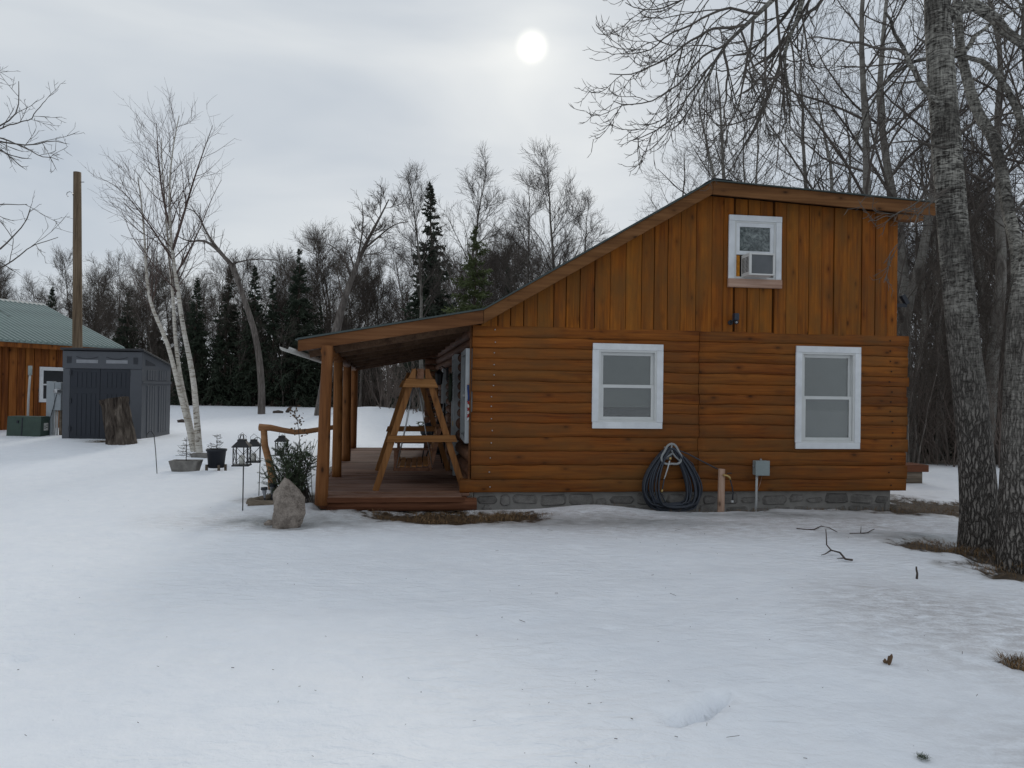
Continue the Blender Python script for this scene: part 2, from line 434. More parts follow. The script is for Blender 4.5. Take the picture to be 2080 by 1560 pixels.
def mat_snow():
    b = NB('snow_ground')
    geo = b.n('ShaderNodeNewGeometry')
    pos = geo.outputs['Position']
    melt = b.n('ShaderNodeAttribute', attribute_name='melt').outputs['Fac']
    ice = b.n('ShaderNodeAttribute', attribute_name='ice').outputs['Fac']
    dirt = b.n('ShaderNodeAttribute', attribute_name='dirt').outputs['Fac']
    wood_ = b.n('ShaderNodeAttribute', attribute_name='woodfloor').outputs['Fac']
    n_big = b.noise(pos, 0.8, 4.0, 0.55)
    n_med = b.noise(pos, 5.0, 5.0, 0.6)
    n_fine = b.noise(pos, 55.0, 4.0, 0.65)
    mp = b.n('ShaderNodeMapping', {'Vector': pos, 'Scale': (1.0, 2.0, 1.0), 'Rotation': (0, 0, rad(-14))})
    n_cup = b.noise(mp.outputs[0], 6.5, 4.0, 0.55, dist=0.5)
    snow = b.mix(b.map(n_med, 0.3, 0.7), (0.825, 0.855, 0.902), (0.88, 0.902, 0.938))
    snow = b.mix(b.map(n_fine, 0.66, 0.80, 0.0, 0.18), snow, (0.42, 0.42, 0.43))
    dmask = b.math('MULTIPLY', dirt, b.map(b.math('ADD', b.math('MULTIPLY', n_cup, 0.6), b.math('MULTIPLY', n_fine, 0.4)), 0.35, 0.60))
    snow = b.mix(dmask, snow, (0.34, 0.305, 0.290))
    icec = b.mix(b.map(n_med, 0.35, 0.65), (0.24, 0.25, 0.25), (0.50, 0.52, 0.53))
    snow = b.mix(ice, snow, icec)
    g1 = b.noise(pos, 22.0, 5.0, 0.7)
    soil = b.ramp(g1, [(0.34, (0.016, 0.012, 0.009)), (0.5, (0.055, 0.039, 0.025)), (0.66, (0.145, 0.102, 0.062))])
    wet = b.map(melt, 0.12, 0.45, 0.0, 0.75)
    snow = b.mix(b.math('MULTIPLY', wet, b.map(n_med, 0.3, 0.6)), snow, (0.30, 0.28, 0.26))
    msk = b.map(b.math('ADD', melt, b.math('MULTIPLY', b.math('SUBTRACT', b.noise(pos, 9.0, 5.0, 0.7), 0.5), 1.5)), 0.40, 0.62)
    col = b.mix(msk, snow, soil)
    litter = b.ramp(g1, [(0.35, (0.020, 0.016, 0.012)), (0.6, (0.060, 0.046, 0.034)), (0.75, (0.12, 0.10, 0.08))])
    col = b.mix(wood_, col, litter)
    h = b.math('ADD', b.math('MULTIPLY', b.math('MULTIPLY', n_cup, b.map(b.noise(pos, 0.45, 3.0, 0.6), 0.36, 0.62, 0.15, 1.3)), 0.9), b.math('ADD', b.math('MULTIPLY', n_fine, 0.10), b.math('MULTIPLY', n_med, 0.4)))
    b.bump(h, 0.58, 0.05)
    rough = b.mix(ice, (0.55, 0.55, 0.55), (0.22, 0.22, 0.22))
    b.set(b.b.inputs['Roughness'], rough)
    b.set(b.b.inputs['Base Color'], col)
    b.set(b.b.inputs['Specular IOR Level'], 0.35)
    MATS['snow_ground'] = b.m


mat_snow()


def mat_ribbed(name, base):
    b = NB(name)
    n = b.noise(b.coords(), 3.0, 4.0, 0.6)
    col = b.mix(b.map(n, 0.3, 0.7), tuple(c * 0.8 for c in base), tuple(c * 1.2 for c in base))
    return b.done(col, 0.38, 0.5, 0.15)


mat_ribbed('green_metal', (0.20, 0.26, 0.245))

# ------------------------------------------------------------------ helpers: meshes and objects


def tag(o, label=None, cat=None, group=None, kind=None):
    if label: o['label'] = label
    if cat: o['category'] = cat
    if group: o['group'] = group
    if kind: o['kind'] = kind
    return o


def empty(name, loc=(0, 0, 0), rz=0.0, parent=None):
    o = bpy.data.objects.new(name, None)
    o.empty_display_size = 0.1
    COL.objects.link(o)
    o.location = Vector(loc); o.rotation_euler = (0, 0, rz)
    if parent: o.parent = parent
    return o


def np_mesh(name, V, Q, smooth_=True):
    V = np.asarray(V, dtype=np.float32); Q = np.asarray(Q, dtype=np.int32)
    me = bpy.data.meshes.new(name)
    k = Q.shape[1]
    me.vertices.add(len(V)); me.vertices.foreach_set('co', V.ravel())
    me.loops.add(Q.size); me.loops.foreach_set('vertex_index', Q.ravel())
    me.polygons.add(len(Q))
    me.polygons.foreach_set('loop_start', np.arange(0, Q.size, k, dtype=np.int32))
    me.polygons.foreach_set('loop_total', np.full(len(Q), k, dtype=np.int32))
    me.polygons.foreach_set('use_smooth', np.full(len(Q), smooth_, dtype=bool))
    me.update(calc_edges=True)
    return me


def link_mesh(name, me, mat, parent=None):
    o = bpy.data.objects.new(name, me)
    COL.objects.link(o)
    if mat and not me.materials:
        me.materials.append(MATS[mat])
    if parent: o.parent = parent
    return o


class MB:
    def __init__(self):
        self.v = []; self.f = []; self.sm = []

    def add(self, vs, fs, sm=False):
        k = len(self.v)
        self.v += [tuple(map(float, p)) for p in vs]
        self.f += [tuple(i + k for i in f) for f in fs]
        self.sm += [sm] * len(fs)
        return self

    def box(self, x0, x1, y0, y1, z0, z1):
        vs = [(x, y, z) for x in (x0, x1) for y in (y0, y1) for z in (z0, z1)]
        return self.add(vs, [(0, 1, 3, 2), (4, 6, 7, 5), (0, 4, 5, 1), (2, 3, 7, 6), (0, 2, 6, 4), (1, 5, 7, 3)])

    def bar(self, a, b, w, d, up=(0, 0, 1)):
        """rectangular bar from a to b, w across (side), d along up-ish"""
        a = np.array(a, float); b = np.array(b, float)
        t = b - a; t /= np.linalg.norm(t)
        s = np.cross(t, np.array(up, float)); s /= np.linalg.norm(s)
        u = np.cross(s, t)
        vs = [p + s * i * w / 2 + u * j * d / 2 for p in (a, b) for i in (-1, 1) for j in (-1, 1)]
        return self.add(vs, [(0, 1, 3, 2), (4, 6, 7, 5), (0, 4, 5, 1), (2, 3, 7, 6), (0, 2, 6, 4), (1, 5, 7, 3)])

    def prism(self, poly, a0, a1, axis='y'):
        """polygon in the other two coordinates, extruded from a0 to a1 along axis"""
        n = len(poly)

        def mk(p, a):
            return {'y': (p[0], a, p[1]), 'x': (a, p[0], p[1]), 'z': (p[0], p[1], a)}[axis]
        vs = [mk(p, a0) for p in poly] + [mk(p, a1) for p in poly]
        fs = [tuple(range(n)), tuple(range(2 * n - 1, n - 1, -1))]
        fs += [(i, i + n, (i + 1) % n + n, (i + 1) % n) for i in range(n)]
        return self.add(vs, fs)

    def tube(self, pts, rs, sides=8, caps=True, sm=True, closed=False, jitter=0.0):
        P = np.array(pts, float)
        if np.isscalar(rs): rs = [rs] * len(P)
        n = len(P)
        T = np.zeros_like(P)
        if closed:
            T = np.roll(P, -1, 0) - np.roll(P, 1, 0)
        else:
            T[1:-1] = P[2:] - P[:-2]; T[0] = P[1] - P[0]; T[-1] = P[-1] - P[-2]
        T /= np.linalg.norm(T, axis=1)[:, None] + 1e-12
        ref = np.array([0, 0, 1.0]) if abs(T[0][2]) < 0.8 else np.array([1.0, 0, 0])
        N = np.cross(T[0], ref); N /= np.linalg.norm(N)
        vs = []
        for i in range(n):
            N = N - T[i] * (N @ T[i]); N /= np.linalg.norm(N) + 1e-12
            B = np.cross(T[i], N)
            for k in range(sides):
                a = 2 * math.pi * k / sides
                r = rs[i] * (1 + (random.uniform(-jitter, jitter) if jitter else 0))
                vs.append(P[i] + (N * math.cos(a) + B * math.sin(a)) * r)
        fs = []
        for i in range(n if closed else n - 1):
            j = (i + 1) % n
            for k in range(sides):
                k2 = (k + 1) % sides
                fs.append((i * sides + k, i * sides + k2, j * sides + k2, j * sides + k))
        self.add(vs, fs, sm)
        if caps and not closed:
            b0 = len(self.v) - n * sides
            self.f.append(tuple(b0 + k for k in range(sides - 1, -1, -1))); self.sm.append(False)
            b1 = len(self.v) - sides
            self.f.append(tuple(b1 + k for k in range(sides))); self.sm.append(False)
        return self

    def lathe(self, prof, sides=16, c=(0, 0, 0), sm=True):
        vs = []; fs = []
        for r, z in prof:
            for k in range(sides):
                a = 2 * math.pi * k / sides
                vs.append((c[0] + r * math.cos(a), c[1] + r * math.sin(a), c[2] + z))
        for i in range(len(prof) - 1):
            for k in range(sides):
                k2 = (k + 1) % sides
                fs.append((i * sides + k, i * sides + k2, (i + 1) * sides + k2, (i + 1) * sides + k))
        self.add(vs, fs, sm)
        return self

    def grid(self, fn, nu, nv, sm=True, flip=False):
        vs = [fn(i / nu, j / nv) for i in range(nu + 1) for j in range(nv + 1)]
        fs = []
        for i in range(nu):
            for j in range(nv):
                a = i * (nv + 1) + j
                q = (a, a + nv + 1, a + nv + 2, a + 1)
                fs.append(q[::-1] if flip else q)
        return self.add(vs, fs, sm)

    def mesh(self, name, mat=None):
        me = bpy.data.meshes.new(name)
        me.from_pydata(self.v, [], self.f)
        me.polygons.foreach_set('use_smooth', self.sm)
        if mat: me.materials.append(MATS[mat])
        me.update()
        return me

    def build(self, name, mat, parent=None, bevel=0.0):
        o = bpy.data.objects.new(name, self.mesh(name, mat))
        COL.objects.link(o)
        if parent: o.parent = parent
        if bevel:
            m = o.modifiers.new('bevel', 'BEVEL'); m.width = bevel; m.segments = 2; m.limit_method = 'ANGLE'
        return o


def B(name, mat, parent, *boxes, bevel=0.0):
    m = MB()
    for b in boxes: m.box(*b)
    return m.build(name, mat, parent, bevel)


def copy_tree(o, parent=None):
    c = o.copy(); COL.objects.link(c)
    if parent: c.parent = parent
    for ch in list(o.children):
        copy_tree(ch, c)
    return c

# ------------------------------------------------------------------ the ground: one snow sheet


def base_z(x, y):
    x = np.asarray(x, float); y = np.asarray(y, float)
    z1 = 0.32 * smooth(9.5, 16.5, y) * (1 - smooth(-6.5, -3.2, x))
    z2 = 0.52 * smooth(17, 40, y) * (1 - smooth(2, 9, x))
    z = np.maximum(z1, z2)
    # drift against the foundation, dip where the grass shows
    lx = (x - HO[0]) * hx[0] + (y - HO[1]) * hx[1]; ly = (x - HO[0]) * hy[0] + (y - HO[1]) * hy[1]
    z = z + 0.085 * np.exp(-((lx - 1.75) / 0.75) ** 2 - ((ly + 0.15) / 0.45) ** 2)
    z = z - 0.035 * np.exp(-((lx - 3.2) / 0.7) ** 2 - ((ly + 0.1) / 0.35) ** 2)
    z = z + 0.06 * np.exp(-((lx + 1.5) / 0.45) ** 2 - ((ly + 0.55) / 0.2) ** 2)
    # low ridge of ploughed snow at the back of the yard, seen past the porch
    z = z + 0.42 * np.exp(-((x + 6.2) / 2.2) ** 2 - ((y - 31) / 3.5) ** 2)
    inside = smooth(-2.15, -1.95, lx + 0.05 * ly) * (1 - smooth(6.1, 6.3, lx)) * smooth(-0.3, 0.05, ly) * (1 - smooth(7.0, 7.3, ly))
    z = z * (1 - inside) - 0.12 * inside
    return z


def gz(x, y):
    return float(base_z(x, y))


def hit(px, py, y0=2.0):
    d = ray(px, py)
    t = y0
    while t < 120:
        p = EYEV + d * t
        if p[2] <= gz(p[0], p[1]):
            return p
        t += 0.02
    return EYEV + d * 60


def spread(a, lo, hi, n_in, far_lo, far_hi, n_out):
    mid = np.linspace(lo, hi, n_in)
    left = lo - np.geomspace(0.12, lo - far_lo, n_out)[::-1]
    right = hi + np.geomspace(0.12, far_hi - hi, n_out)
    return np.concatenate([left, mid, right])


gx = spread(None, -7.5, 7.0, 330, -220, 220, 46)
gy = np.concatenate([1.6 - np.geomspace(0.12, 41.6, 20)[::-1], np.geomspace(1.6, 13.0, 240), 13.0 + np.geomspace(0.12, 407, 56)])
GX, GY = np.meshgrid(gx, gy, indexing='ij')
GZ = base_z(GX, GY)
melt = np.zeros_like(GX); ice = np.zeros_like(GX); dirt = np.zeros_like(GX); woodfloor = np.zeros_like(GX)
# world x, y, radius x, radius y
MELTS = [(-0.85, 8.88, 0.95, 0.42), (0.05, 9.05, 0.50, 0.26), (5.95, 10.20, 1.30, 0.62), (4.70, 7.55, 0.55, 0.30), (5.25, 7.35, 0.75, 0.42), (4.95, 6.55, 0.60, 0.42), (3.15, 4.28, 0.16, 0.12),
         (-3.15, 9.85, 0.45, 0.30), (-2.6, 10.1, 0.5, 0.4), (1.75, 9.62, 0.75, 0.10), (3.0, 9.80, 0.5, 0.10), (3.9, 9.93, 0.9, 0.06), (6.4, 9.8, 0.8, 0.35), (-9.1, 16.0, 0.5, 0.35)]
ICES = [(-0.6, 8.75, 1.6, 0.30), (-2.15, 8.40, 0.60, 0.34), (-2.95, 8.35, 0.5, 0.24), (5.3, 9.75, 1.3, 0.22), (4.6, 8.0, 0.8, 0.25), (0.9, 8.6, 1.4, 0.35), (3.6, 9.3, 1.4, 0.25)]
DIRTS = [(1.6, 8.75, 2.6, 0.75), (4.4, 8.9, 2.2, 0.9), (3.75, 4.1, 0.9, 1.9), (2.7, 2.9, 0.6, 0.7), (-1.0, 8.7, 1.8, 0.5), (-2.6, 8.3, 1.2, 0.45)]


def blobs(lst, k):
    out = np.zeros_like(GX)
    for cx, cy, rx, ry in lst:
        d = np.sqrt(((GX - cx) / rx) ** 2 + ((GY - cy) / ry) ** 2)
        out = np.maximum(out, np.clip(1.0 + (1 - d) * k, 0, 2) * 0.5)
    return np.clip(out, 0, 1)


near = (GX > -12) & (GX < 12) & (GY > 0.5) & (GY < 22)
jn = np.zeros_like(GX); jm = np.zeros_like(GX); jl = np.zeros_like(GX)
for i, j in zip(*np.nonzero(near)):
    x, y = GX[i, j], GY[i, j]
    jl[i, j] = nz(x * 0.55, y * 0.55, 3.1)
    jm[i, j] = nz(x * 1.6, y * 2.2, 1.7)
    jn[i, j] = nz(x * 5.5, y * 7.0, 0.3)
melt = np.clip(blobs(MELTS, 1.3) + jn * 0.30 + jm * 0.30, 0, 1) * (blobs(MELTS, 1.0) > 0.02)
ice = np.clip(blobs(ICES, 1.2) + jm * 0.25 - 0.15, 0, 0.85) * (blobs(ICES, 1.0) > 0.02)
dirt = np.clip(blobs(DIRTS, 0.8) * 1.15 + jl * 0.4 - 0.18, 0, 0.95) * (blobs(DIRTS, 0.7) > 0.02)
sm_melt = smooth(0.35, 0.65, melt)
GZ = GZ + 0.045 * jl * smooth(2.0, 4.5, GY) + 0.017 * jm + 0.0055 * jn * (1 - 0.5 * sm_melt) - 0.045 * sm_melt * (GY > 3)
# a crack and a few old hollows in the crust
for (ax, ay), (bx, by), w_, dp in [((1372, 1470), (1420, 1454), 0.013, 0.08), ((1420, 1454), (1465, 1418), 0.017, 0.12), ((1340, 1450), (1365, 1462), 0.02, 0.02), ((1235, 1278), (1250, 1282), 0.02, 0.022), ((20, 1342), (40, 1334), 0.03, 0.03), ((1570, 1300), (1625, 1330), 0.03, 0.014)]:
    a = on_ground(ax, ay); b = on_ground(bx, by)
    ab = b[:2] - a[:2]; L2 = ab @ ab
    t = np.clip(((GX - a[0]) * ab[0] + (GY - a[1]) * ab[1]) / L2, 0, 1)
    d2 = (GX - a[0] - t * ab[0]) ** 2 + (GY - a[1] - t * ab[1]) ** 2
    GZ = GZ - dp * np.exp(-d2 / (w_ * 2.2) ** 2)
# hollows melted round things that stand in the snow
for cx_, cy_, r_, dp in [(-2.57, 8.18, 0.27, 0.045), (-5.85, 12.75, 0.33, 0.05), (-5.35, 12.85, 0.24, 0.05), (5.1, 7.66, 0.30, 0.05), (5.0, 6.95, 0.28, 0.05), (-3.46, 9.13, 0.03, 0.03), (3.4, 9.78, 0.1, 0.03)]:
    d_ = np.sqrt((GX - cx_) ** 2 + (GY - cy_) ** 2)
    GZ = GZ - dp * np.exp(-(np.maximum(0, d_ - r_) / 0.11) ** 2)
# leaf litter under the wood
edge = np.where(GX < 3, 39.5, np.where(GX > 7.5, 15.3, 39.5 - (GX - 3) / 4.5 * 24.2))
woodfloor = smooth(0.0, 2.5, GY - edge)
GZ = GZ - 0.25 * smooth(0.0, 6.0, GY - edge)
nxg, nyg = len(gx), len(gy)
idx = np.arange(nxg * nyg).reshape(nxg, nyg)
Q = np.stack([idx[:-1, :-1], idx[1:, :-1], idx[1:, 1:], idx[:-1, 1:]], -1).reshape(-1, 4)
gme = np_mesh('snow_ground', np.stack([GX, GY, GZ], -1).reshape(-1, 3), Q)
for nm, arr in (('melt', melt), ('ice', ice), ('dirt', dirt), ('woodfloor', woodfloor)):
    gme.attributes.new(nm, 'FLOAT', 'POINT').data.foreach_set('value', arr.astype(np.float32).ravel())
ground = link_mesh('snow_ground', gme, 'snow_ground')
tag(ground, 'old crusted snow covering the yard with bare grassy patches', kind='structure')

# ------------------------------------------------------------------ the cabin
cabin = empty('log_cabin', HO, YAW)
tag(cabin, 'orange stained log cabin with slanting roof, white windows and side porch', 'cabin')
W = 6.41
ROWS = [0.198, 0.370, 0.570, 0.765, 0.955, 1.145, 1.292, 1.432, 1.572, 1.722, 1.872, 2.022, 2.172, 2.322, 2.477]
OPEN = [(1.745, 2.585, 1.175, 2.185), (4.745, 5.56, 0.92, 2.20)]          # clear openings of the two ground windows
log_wall = B('log_wall', 'tar_and_shade', cabin, (0.03, W - 0.05, 0.115, 0.16, 0.18, 2.5))


def row_edge(i, x):
    s = 0.017 if 0 < i < len(ROWS) - 1 else 0.003
    return ROWS[i] + s * nz(x * 1.4, i * 7.3) + s * 0.6 * nz(x * 5.0, i * 3.1, 2.0)


def make_log(i, xa, xb, endr=0.0):
    n = max(3, int((xb - xa) / 0.12))
    m = MB()
    prof = [(0.0, 0.10), (0.0, -0.030), (0.03, -0.039), (0.22, -0.043), (0.52, -0.045), (0.80, -0.044), (0.97, -0.040), (1.0, -0.030), (1.0, 0.10)]

    def fn(u, v):
        x = xa + (xb - xa) * u
        k = v * (len(prof) - 1); k0 = min(int(round(k)), len(prof) - 1)
        t, yy = prof[k0]
        za = row_edge(i, x) + 0.0012; zb = row_edge(i + 1, x) - 0.0012
        bul = 0.006 * nz(x * 1.1, i * 5.7, 9.0) + 0.003 * nz(x * 4.0, i * 2.1, 4.0)
        return (x, yy - (bul if yy < 0 else 0), za + (zb - za) * t)
    m.grid(fn, n, len(prof) - 1, flip=True)
    k = len(prof)
    m.f.append(tuple(range(k))); m.sm.append(False)
    last = n * k
    m.f.append(tuple(last + j for j in range(k - 1, -1, -1))); m.sm.append(False)
    return m.build('log', 'stained_log', log_wall)


SEAM = 3.21
for i in range(len(ROWS) - 1):
    x_l = -0.15 if i == 0 else random.uniform(-0.012, 0.008)
    x_r = W + random.uniform(-0.012, 0.012) + (0.02 if i % 2 else 0)
    seam = SEAM + random.uniform(-0.012, 0.012)
    segs = [(x_l, seam - 0.004), (seam + 0.004, x_r)] if i > 0 else [(x_l, x_r)]
    out = []
    for a, b in segs:
        cur = a
        for (wa, wb, za, zb) in OPEN:
            if ROWS[i + 1] > za + 0.05 and ROWS[i] < zb - 0.05 and a < wa < b:
                out.append((cur, wa)); cur = wb
        out.append((cur, b))
    for a, b in out:
        make_log(i, a, b)
# lag screws down the corner of the wall
m = MB()
for i in range(len(ROWS) - 1):
    zc = (ROWS[i] + ROWS[i + 1]) / 2 + random.uniform(-0.02, 0.02)
    x = 0.30 + random.uniform(-0.015, 0.015) - 0.012 * (14 - i) * 0.3
    m.lathe([(0.0001, 0.008), (0.009, 0.006), (0.010, 0)], 8)
    k = len(m.v) - 24
    for q in range(k, len(m.v)):
        vx, vy, vz = m.v[q]; m.v[q] = (x + vx, -0.053 - vz, zc + vy)
tag(m.build('screw_heads', 'steel', cabin), kind='stuff')
m = MB()
for i in range(len(ROWS) - 1):
    zc = (ROWS[i] + ROWS[i + 1]) / 2
    x = 6.15 + random.uniform(-0.03, 0.03)
    m.lathe([(0.0001, 0.004), (0.011, 0.003), (0.012, 0)], 8)
    k = len(m.v) - 24
    for q in range(k, len(m.v)):
        vx, vy, vz = m.v[q]; m.v[q] = (x + vx, -0.054 - vz, zc + vy)
tag(m.build('spike_holes', 'tar_and_shade', cabin), kind='stuff')

# back and far end walls, plain but real
B('end_wall', 'stained_log', cabin, (W - 0.16, W - 0.04, 0.17, 7.0, 0.19, 4.15), bevel=0.01)
B('back_wall', 'stained_log', cabin, (-0.2, W - 0.17, 6.95, 7.07, 0.19, 2.6))

# --- gable of upright boards
TOP = [(-2.27, 2.20), (0.117, 2.655), (3.282, 4.534), (6.66, 4.392)]      # upper edge of the bargeboard


def roof_z(x):
    for (xa, za), (xb, zb) in zip(TOP, TOP[1:]):
        if xa <= x <= xb or (x > xb and (xb, zb) == TOP[-1]):
            return za + (zb - za) * (x - xa) / (xb - xa)
    return TOP[0][1]


gable = MB()
gable.prism([(0.10, 2.470), (6.235, 2.470), (6.235, roof_z(6.235) - 0.14), (3.282, roof_z(3.282) - 0.14), (0.16, roof_z(0.16) - 0.14)], -0.004, 0.11)
gable_wall = gable.build('gable_wall', 'dark_gap', cabin)
UO = (3.70, 4.325, 3.235, 4.06)     # opening of the upper window
xs = [0.112]
while xs[-1] < 6.1:
    xs.append(xs[-1] + random.uniform(0.165, 0.235))
xs[-1] = 6.245
for a, b in zip(xs, xs[1:]):
    g0 = random.choice([0.002, 0.003, 0.006, 0.010]); yf = -0.034 - random.choice([0, 0.012, 0.006])
    a2, b2 = a + g0, b - 0.003
    zb = 2.455 + random.uniform(-0.008, 0.008)
    pieces = [(zb, None)]
    if b2 > UO[0] and a2 < UO[1]:
        if a2 > UO[0] - 0.06 and b2 < UO[1] + 0.06:
            pieces = [(zb, 3.16), (4.10, None)]
        elif a2 <= UO[0]:
            b2 = min(b2, UO[0]); pieces = [(zb, None)]
        else:
            a2 = max(a2, UO[1]); pieces = [(zb, None)]
    for z0, z1 in pieces:
        if b2 - a2 < 0.03: continue
        za_ = roof_z(a2) - 0.135 if z1 is None else z1
        zb_ = roof_z(b2) - 0.135 if z1 is None else z1
        poly = [(a2, z0), (b2, z0 + random.uniform(-0.004, 0.004)), (b2, zb_), (a2, za_)]
        if a2 < 3.282 < b2 and z1 is None:
            poly = [(a2, z0), (b2, z0), (b2, zb_), (3.282, roof_z(3.282) - 0.135), (a2, za_)]
        MB().prism(poly, yf, -0.006).build('board', 'stained_board', gable_wall, bevel=0.004)
        if g0 > 0.009:      # narrow batten board standing behind the gap
            pass

# --- windows


def frame(m, x0, x1, z0, z1, w, ya, yb):
    m.box(x0, x1, ya, yb, z1 - w, z1); m.box(x0, x1, ya, yb, z0, z0 + w)
    m.box(x0, x0 + w, ya, yb, z0 + w, z1 - w); m.box(x1 - w, x1, ya, yb, z0 + w, z1 - w)


def window(label, X0, X1, Z0, Z1, tw, yf, blind_low, sash_gap=0.0):
    wdw = empty('window', parent=cabin)
    wdw['label'] = label
    h = 0.028
    B('trim_board', 'white_paint', wdw, (X0, X1, yf - h, yf, Z1 - tw, Z1), bevel=0.003)
    B('trim_board', 'white_paint', wdw, (X0 + 0.004, X1 - 0.003, yf - h, yf, Z0, Z0 + tw), bevel=0.003)
    B('trim_board', 'white_paint', wdw, (X0 - 0.003, X0 + tw, yf - h + 0.002, yf, Z0 + tw + 0.002, Z1 - tw - 0.002), bevel=0.003)
    B('trim_board', 'white_paint', wdw, (X1 - tw, X1 + 0.002, yf - h + 0.002, yf, Z0 + tw + 0.002, Z1 - tw - 0.002), bevel=0.003)
    x0, x1, z0, z1 = X0 + tw, X1 - tw, Z0 + tw, Z1 - tw
    m = MB(); frame(m, x0 - 0.005, x1 + 0.005, z0 - 0.005, z1 + 0.005, 0.035, yf - 0.018, yf + 0.12)
    m.build('jamb', 'vinyl', wdw, bevel=0.002)
    zm = (z0 + z1) / 2 - 0.01
    up = MB(); frame(up, x0 + 0.03, x1 - 0.03, zm - 0.02, z1 - 0.03, 0.045, yf + 0.035, yf + 0.065)
    us = up.build('sash', 'vinyl', wdw, bevel=0.002)
    lo = MB(); frame(lo, x0 + 0.03, x1 - 0.03, z0 + 0.03, zm + 0.03, 0.045, yf + 0.002, yf + 0.032)
    ls = lo.build('sash', 'vinyl', wdw, bevel=0.002)
    MB().box(x0 + 0.07, x1 - 0.07, yf + 0.048, yf + 0.052, zm + 0.02, z1 - 0.07).build('pane', 'window_glass', wdw)
    MB().box(x0 + 0.07, x1 - 0.07, yf + 0.015, yf + 0.019, z0 + 0.07, zm - 0.01).build('pane', 'window_glass', wdw)
    bl = MB()
    z = z1 - 0.035
    while z > blind_low:
        bl.add([(x0 + 0.04, yf + 0.082, z), (x1 - 0.04, yf + 0.082, z), (x1 - 0.04, yf + 0.074, z - 0.034), (x0 + 0.04, yf + 0.074, z - 0.034)], [(0, 1, 2, 3)])
        z -= 0.030
    bl.box(x0 + 0.04, x1 - 0.04, yf + 0.070, yf + 0.088, z - 0.01, z + 0.008)
    tag(bl.build('blind', 'blind_white', wdw), kind='stuff')
    return wdw


window('white trimmed double hung window with its blind mostly lowered', 1.660, 2.669, 1.084, 2.264, 0.088, -0.050, 1.42)
w2 = window('taller white trimmed double hung window with a slanting blind rail', 4.653, 5.653, 0.812, 2.292, 0.088, -0.050, 0.94)
m = MB().bar((4.80, -0.022, 1.525), (5.53, -0.024, 1.565), 0.012, 0.022)
m.build('slanting_rail', 'vinyl', w2)

# upper window with the air conditioner below its sash
uw = empty('window', parent=cabin)
uw['label'] = 'small white gable window with an air conditioner under its sash'
yf = -0.050
B('trim_board', 'white_paint', uw, (3.615, 4.41, yf - 0.03, yf, 4.055, 4.135), bevel=0.003)
B('trim_board', 'white_paint', uw, (3.613, 3.70, yf - 0.028, yf, 3.228, 4.053), bevel=0.003)
B('trim_board', 'white_paint', uw, (4.325, 4.408, yf - 0.028, yf, 3.228, 4.053), bevel=0.003)
B('sill_board', 'sill_wood', uw, (3.605, 4.412, yf - 0.045, yf - 0.001, 3.105, 3.226), bevel=0.003)
m = MB(); frame(m, 3.698, 4.327, 3.228, 4.06, 0.032, yf - 0.016, yf + 0.045)
m.build('jamb', 'vinyl', uw, bevel=0.002)
m = MB(); frame(m, 3.728, 4.297, 3.575, 4.03, 0.055, yf - 0.008, yf + 0.03)
m.build('sash', 'white_paint', uw, bevel=0.002)
B('pane', 'frosted_reflection', uw, (3.78, 4.245, yf + 0.012, yf + 0.016, 3.63, 3.975))
B('filler_panel', 'foam_orange', uw, (3.732, 3.79, yf + 0.002, yf + 0.016, 3.262, 3.565))
B('inner_shade', 'shade_interior', uw, (3.732, 4.295, yf + 0.036, yf + 0.042, 3.262, 3.57))

ac = empty('window_air_conditioner')
ac.matrix_world = HM
tag(ac, 'white window air conditioner with grey grille in the gable window', 'air conditioner')
B('casing', 'ac_white', ac, (3.812, 4.190, -0.300, -0.048, 3.250, 3.272), (3.812, 4.190, -0.300, -0.048, 3.535, 3.560), (3.812, 3.836, -0.300, -0.048, 3.272, 3.535), (4.165, 4.190, -0.300, -0.048, 3.272, 3.535), bevel=0.004)
B('core', 'ac_grille', ac, (3.837, 4.164, -0.275, -0.05, 3.273, 3.534))
m = MB()
for k in range(17):
    z = 3.285 + k * 0.0148
    m.box(3.842, 4.16, -0.290, -0.2755, z, z + 0.007)
tag(m.build('grille_fins', 'ac_grille', ac), kind='stuff')
m = MB()
for k in range(12):
    z = 3.30 + k * 0.018
    m.box(3.8085, 3.8118, -0.28, -0.185, z, z + 0.008); m.box(3.8085, 3.8118, -0.165, -0.08, z, z + 0.008)
tag(m.build('side_louvres', 'tar_and_shade', ac), kind='stuff')
B('corner_post', 'ac_white', ac, (3.815, 3.846, -0.3035, -0.3005, 3.272, 3.535))

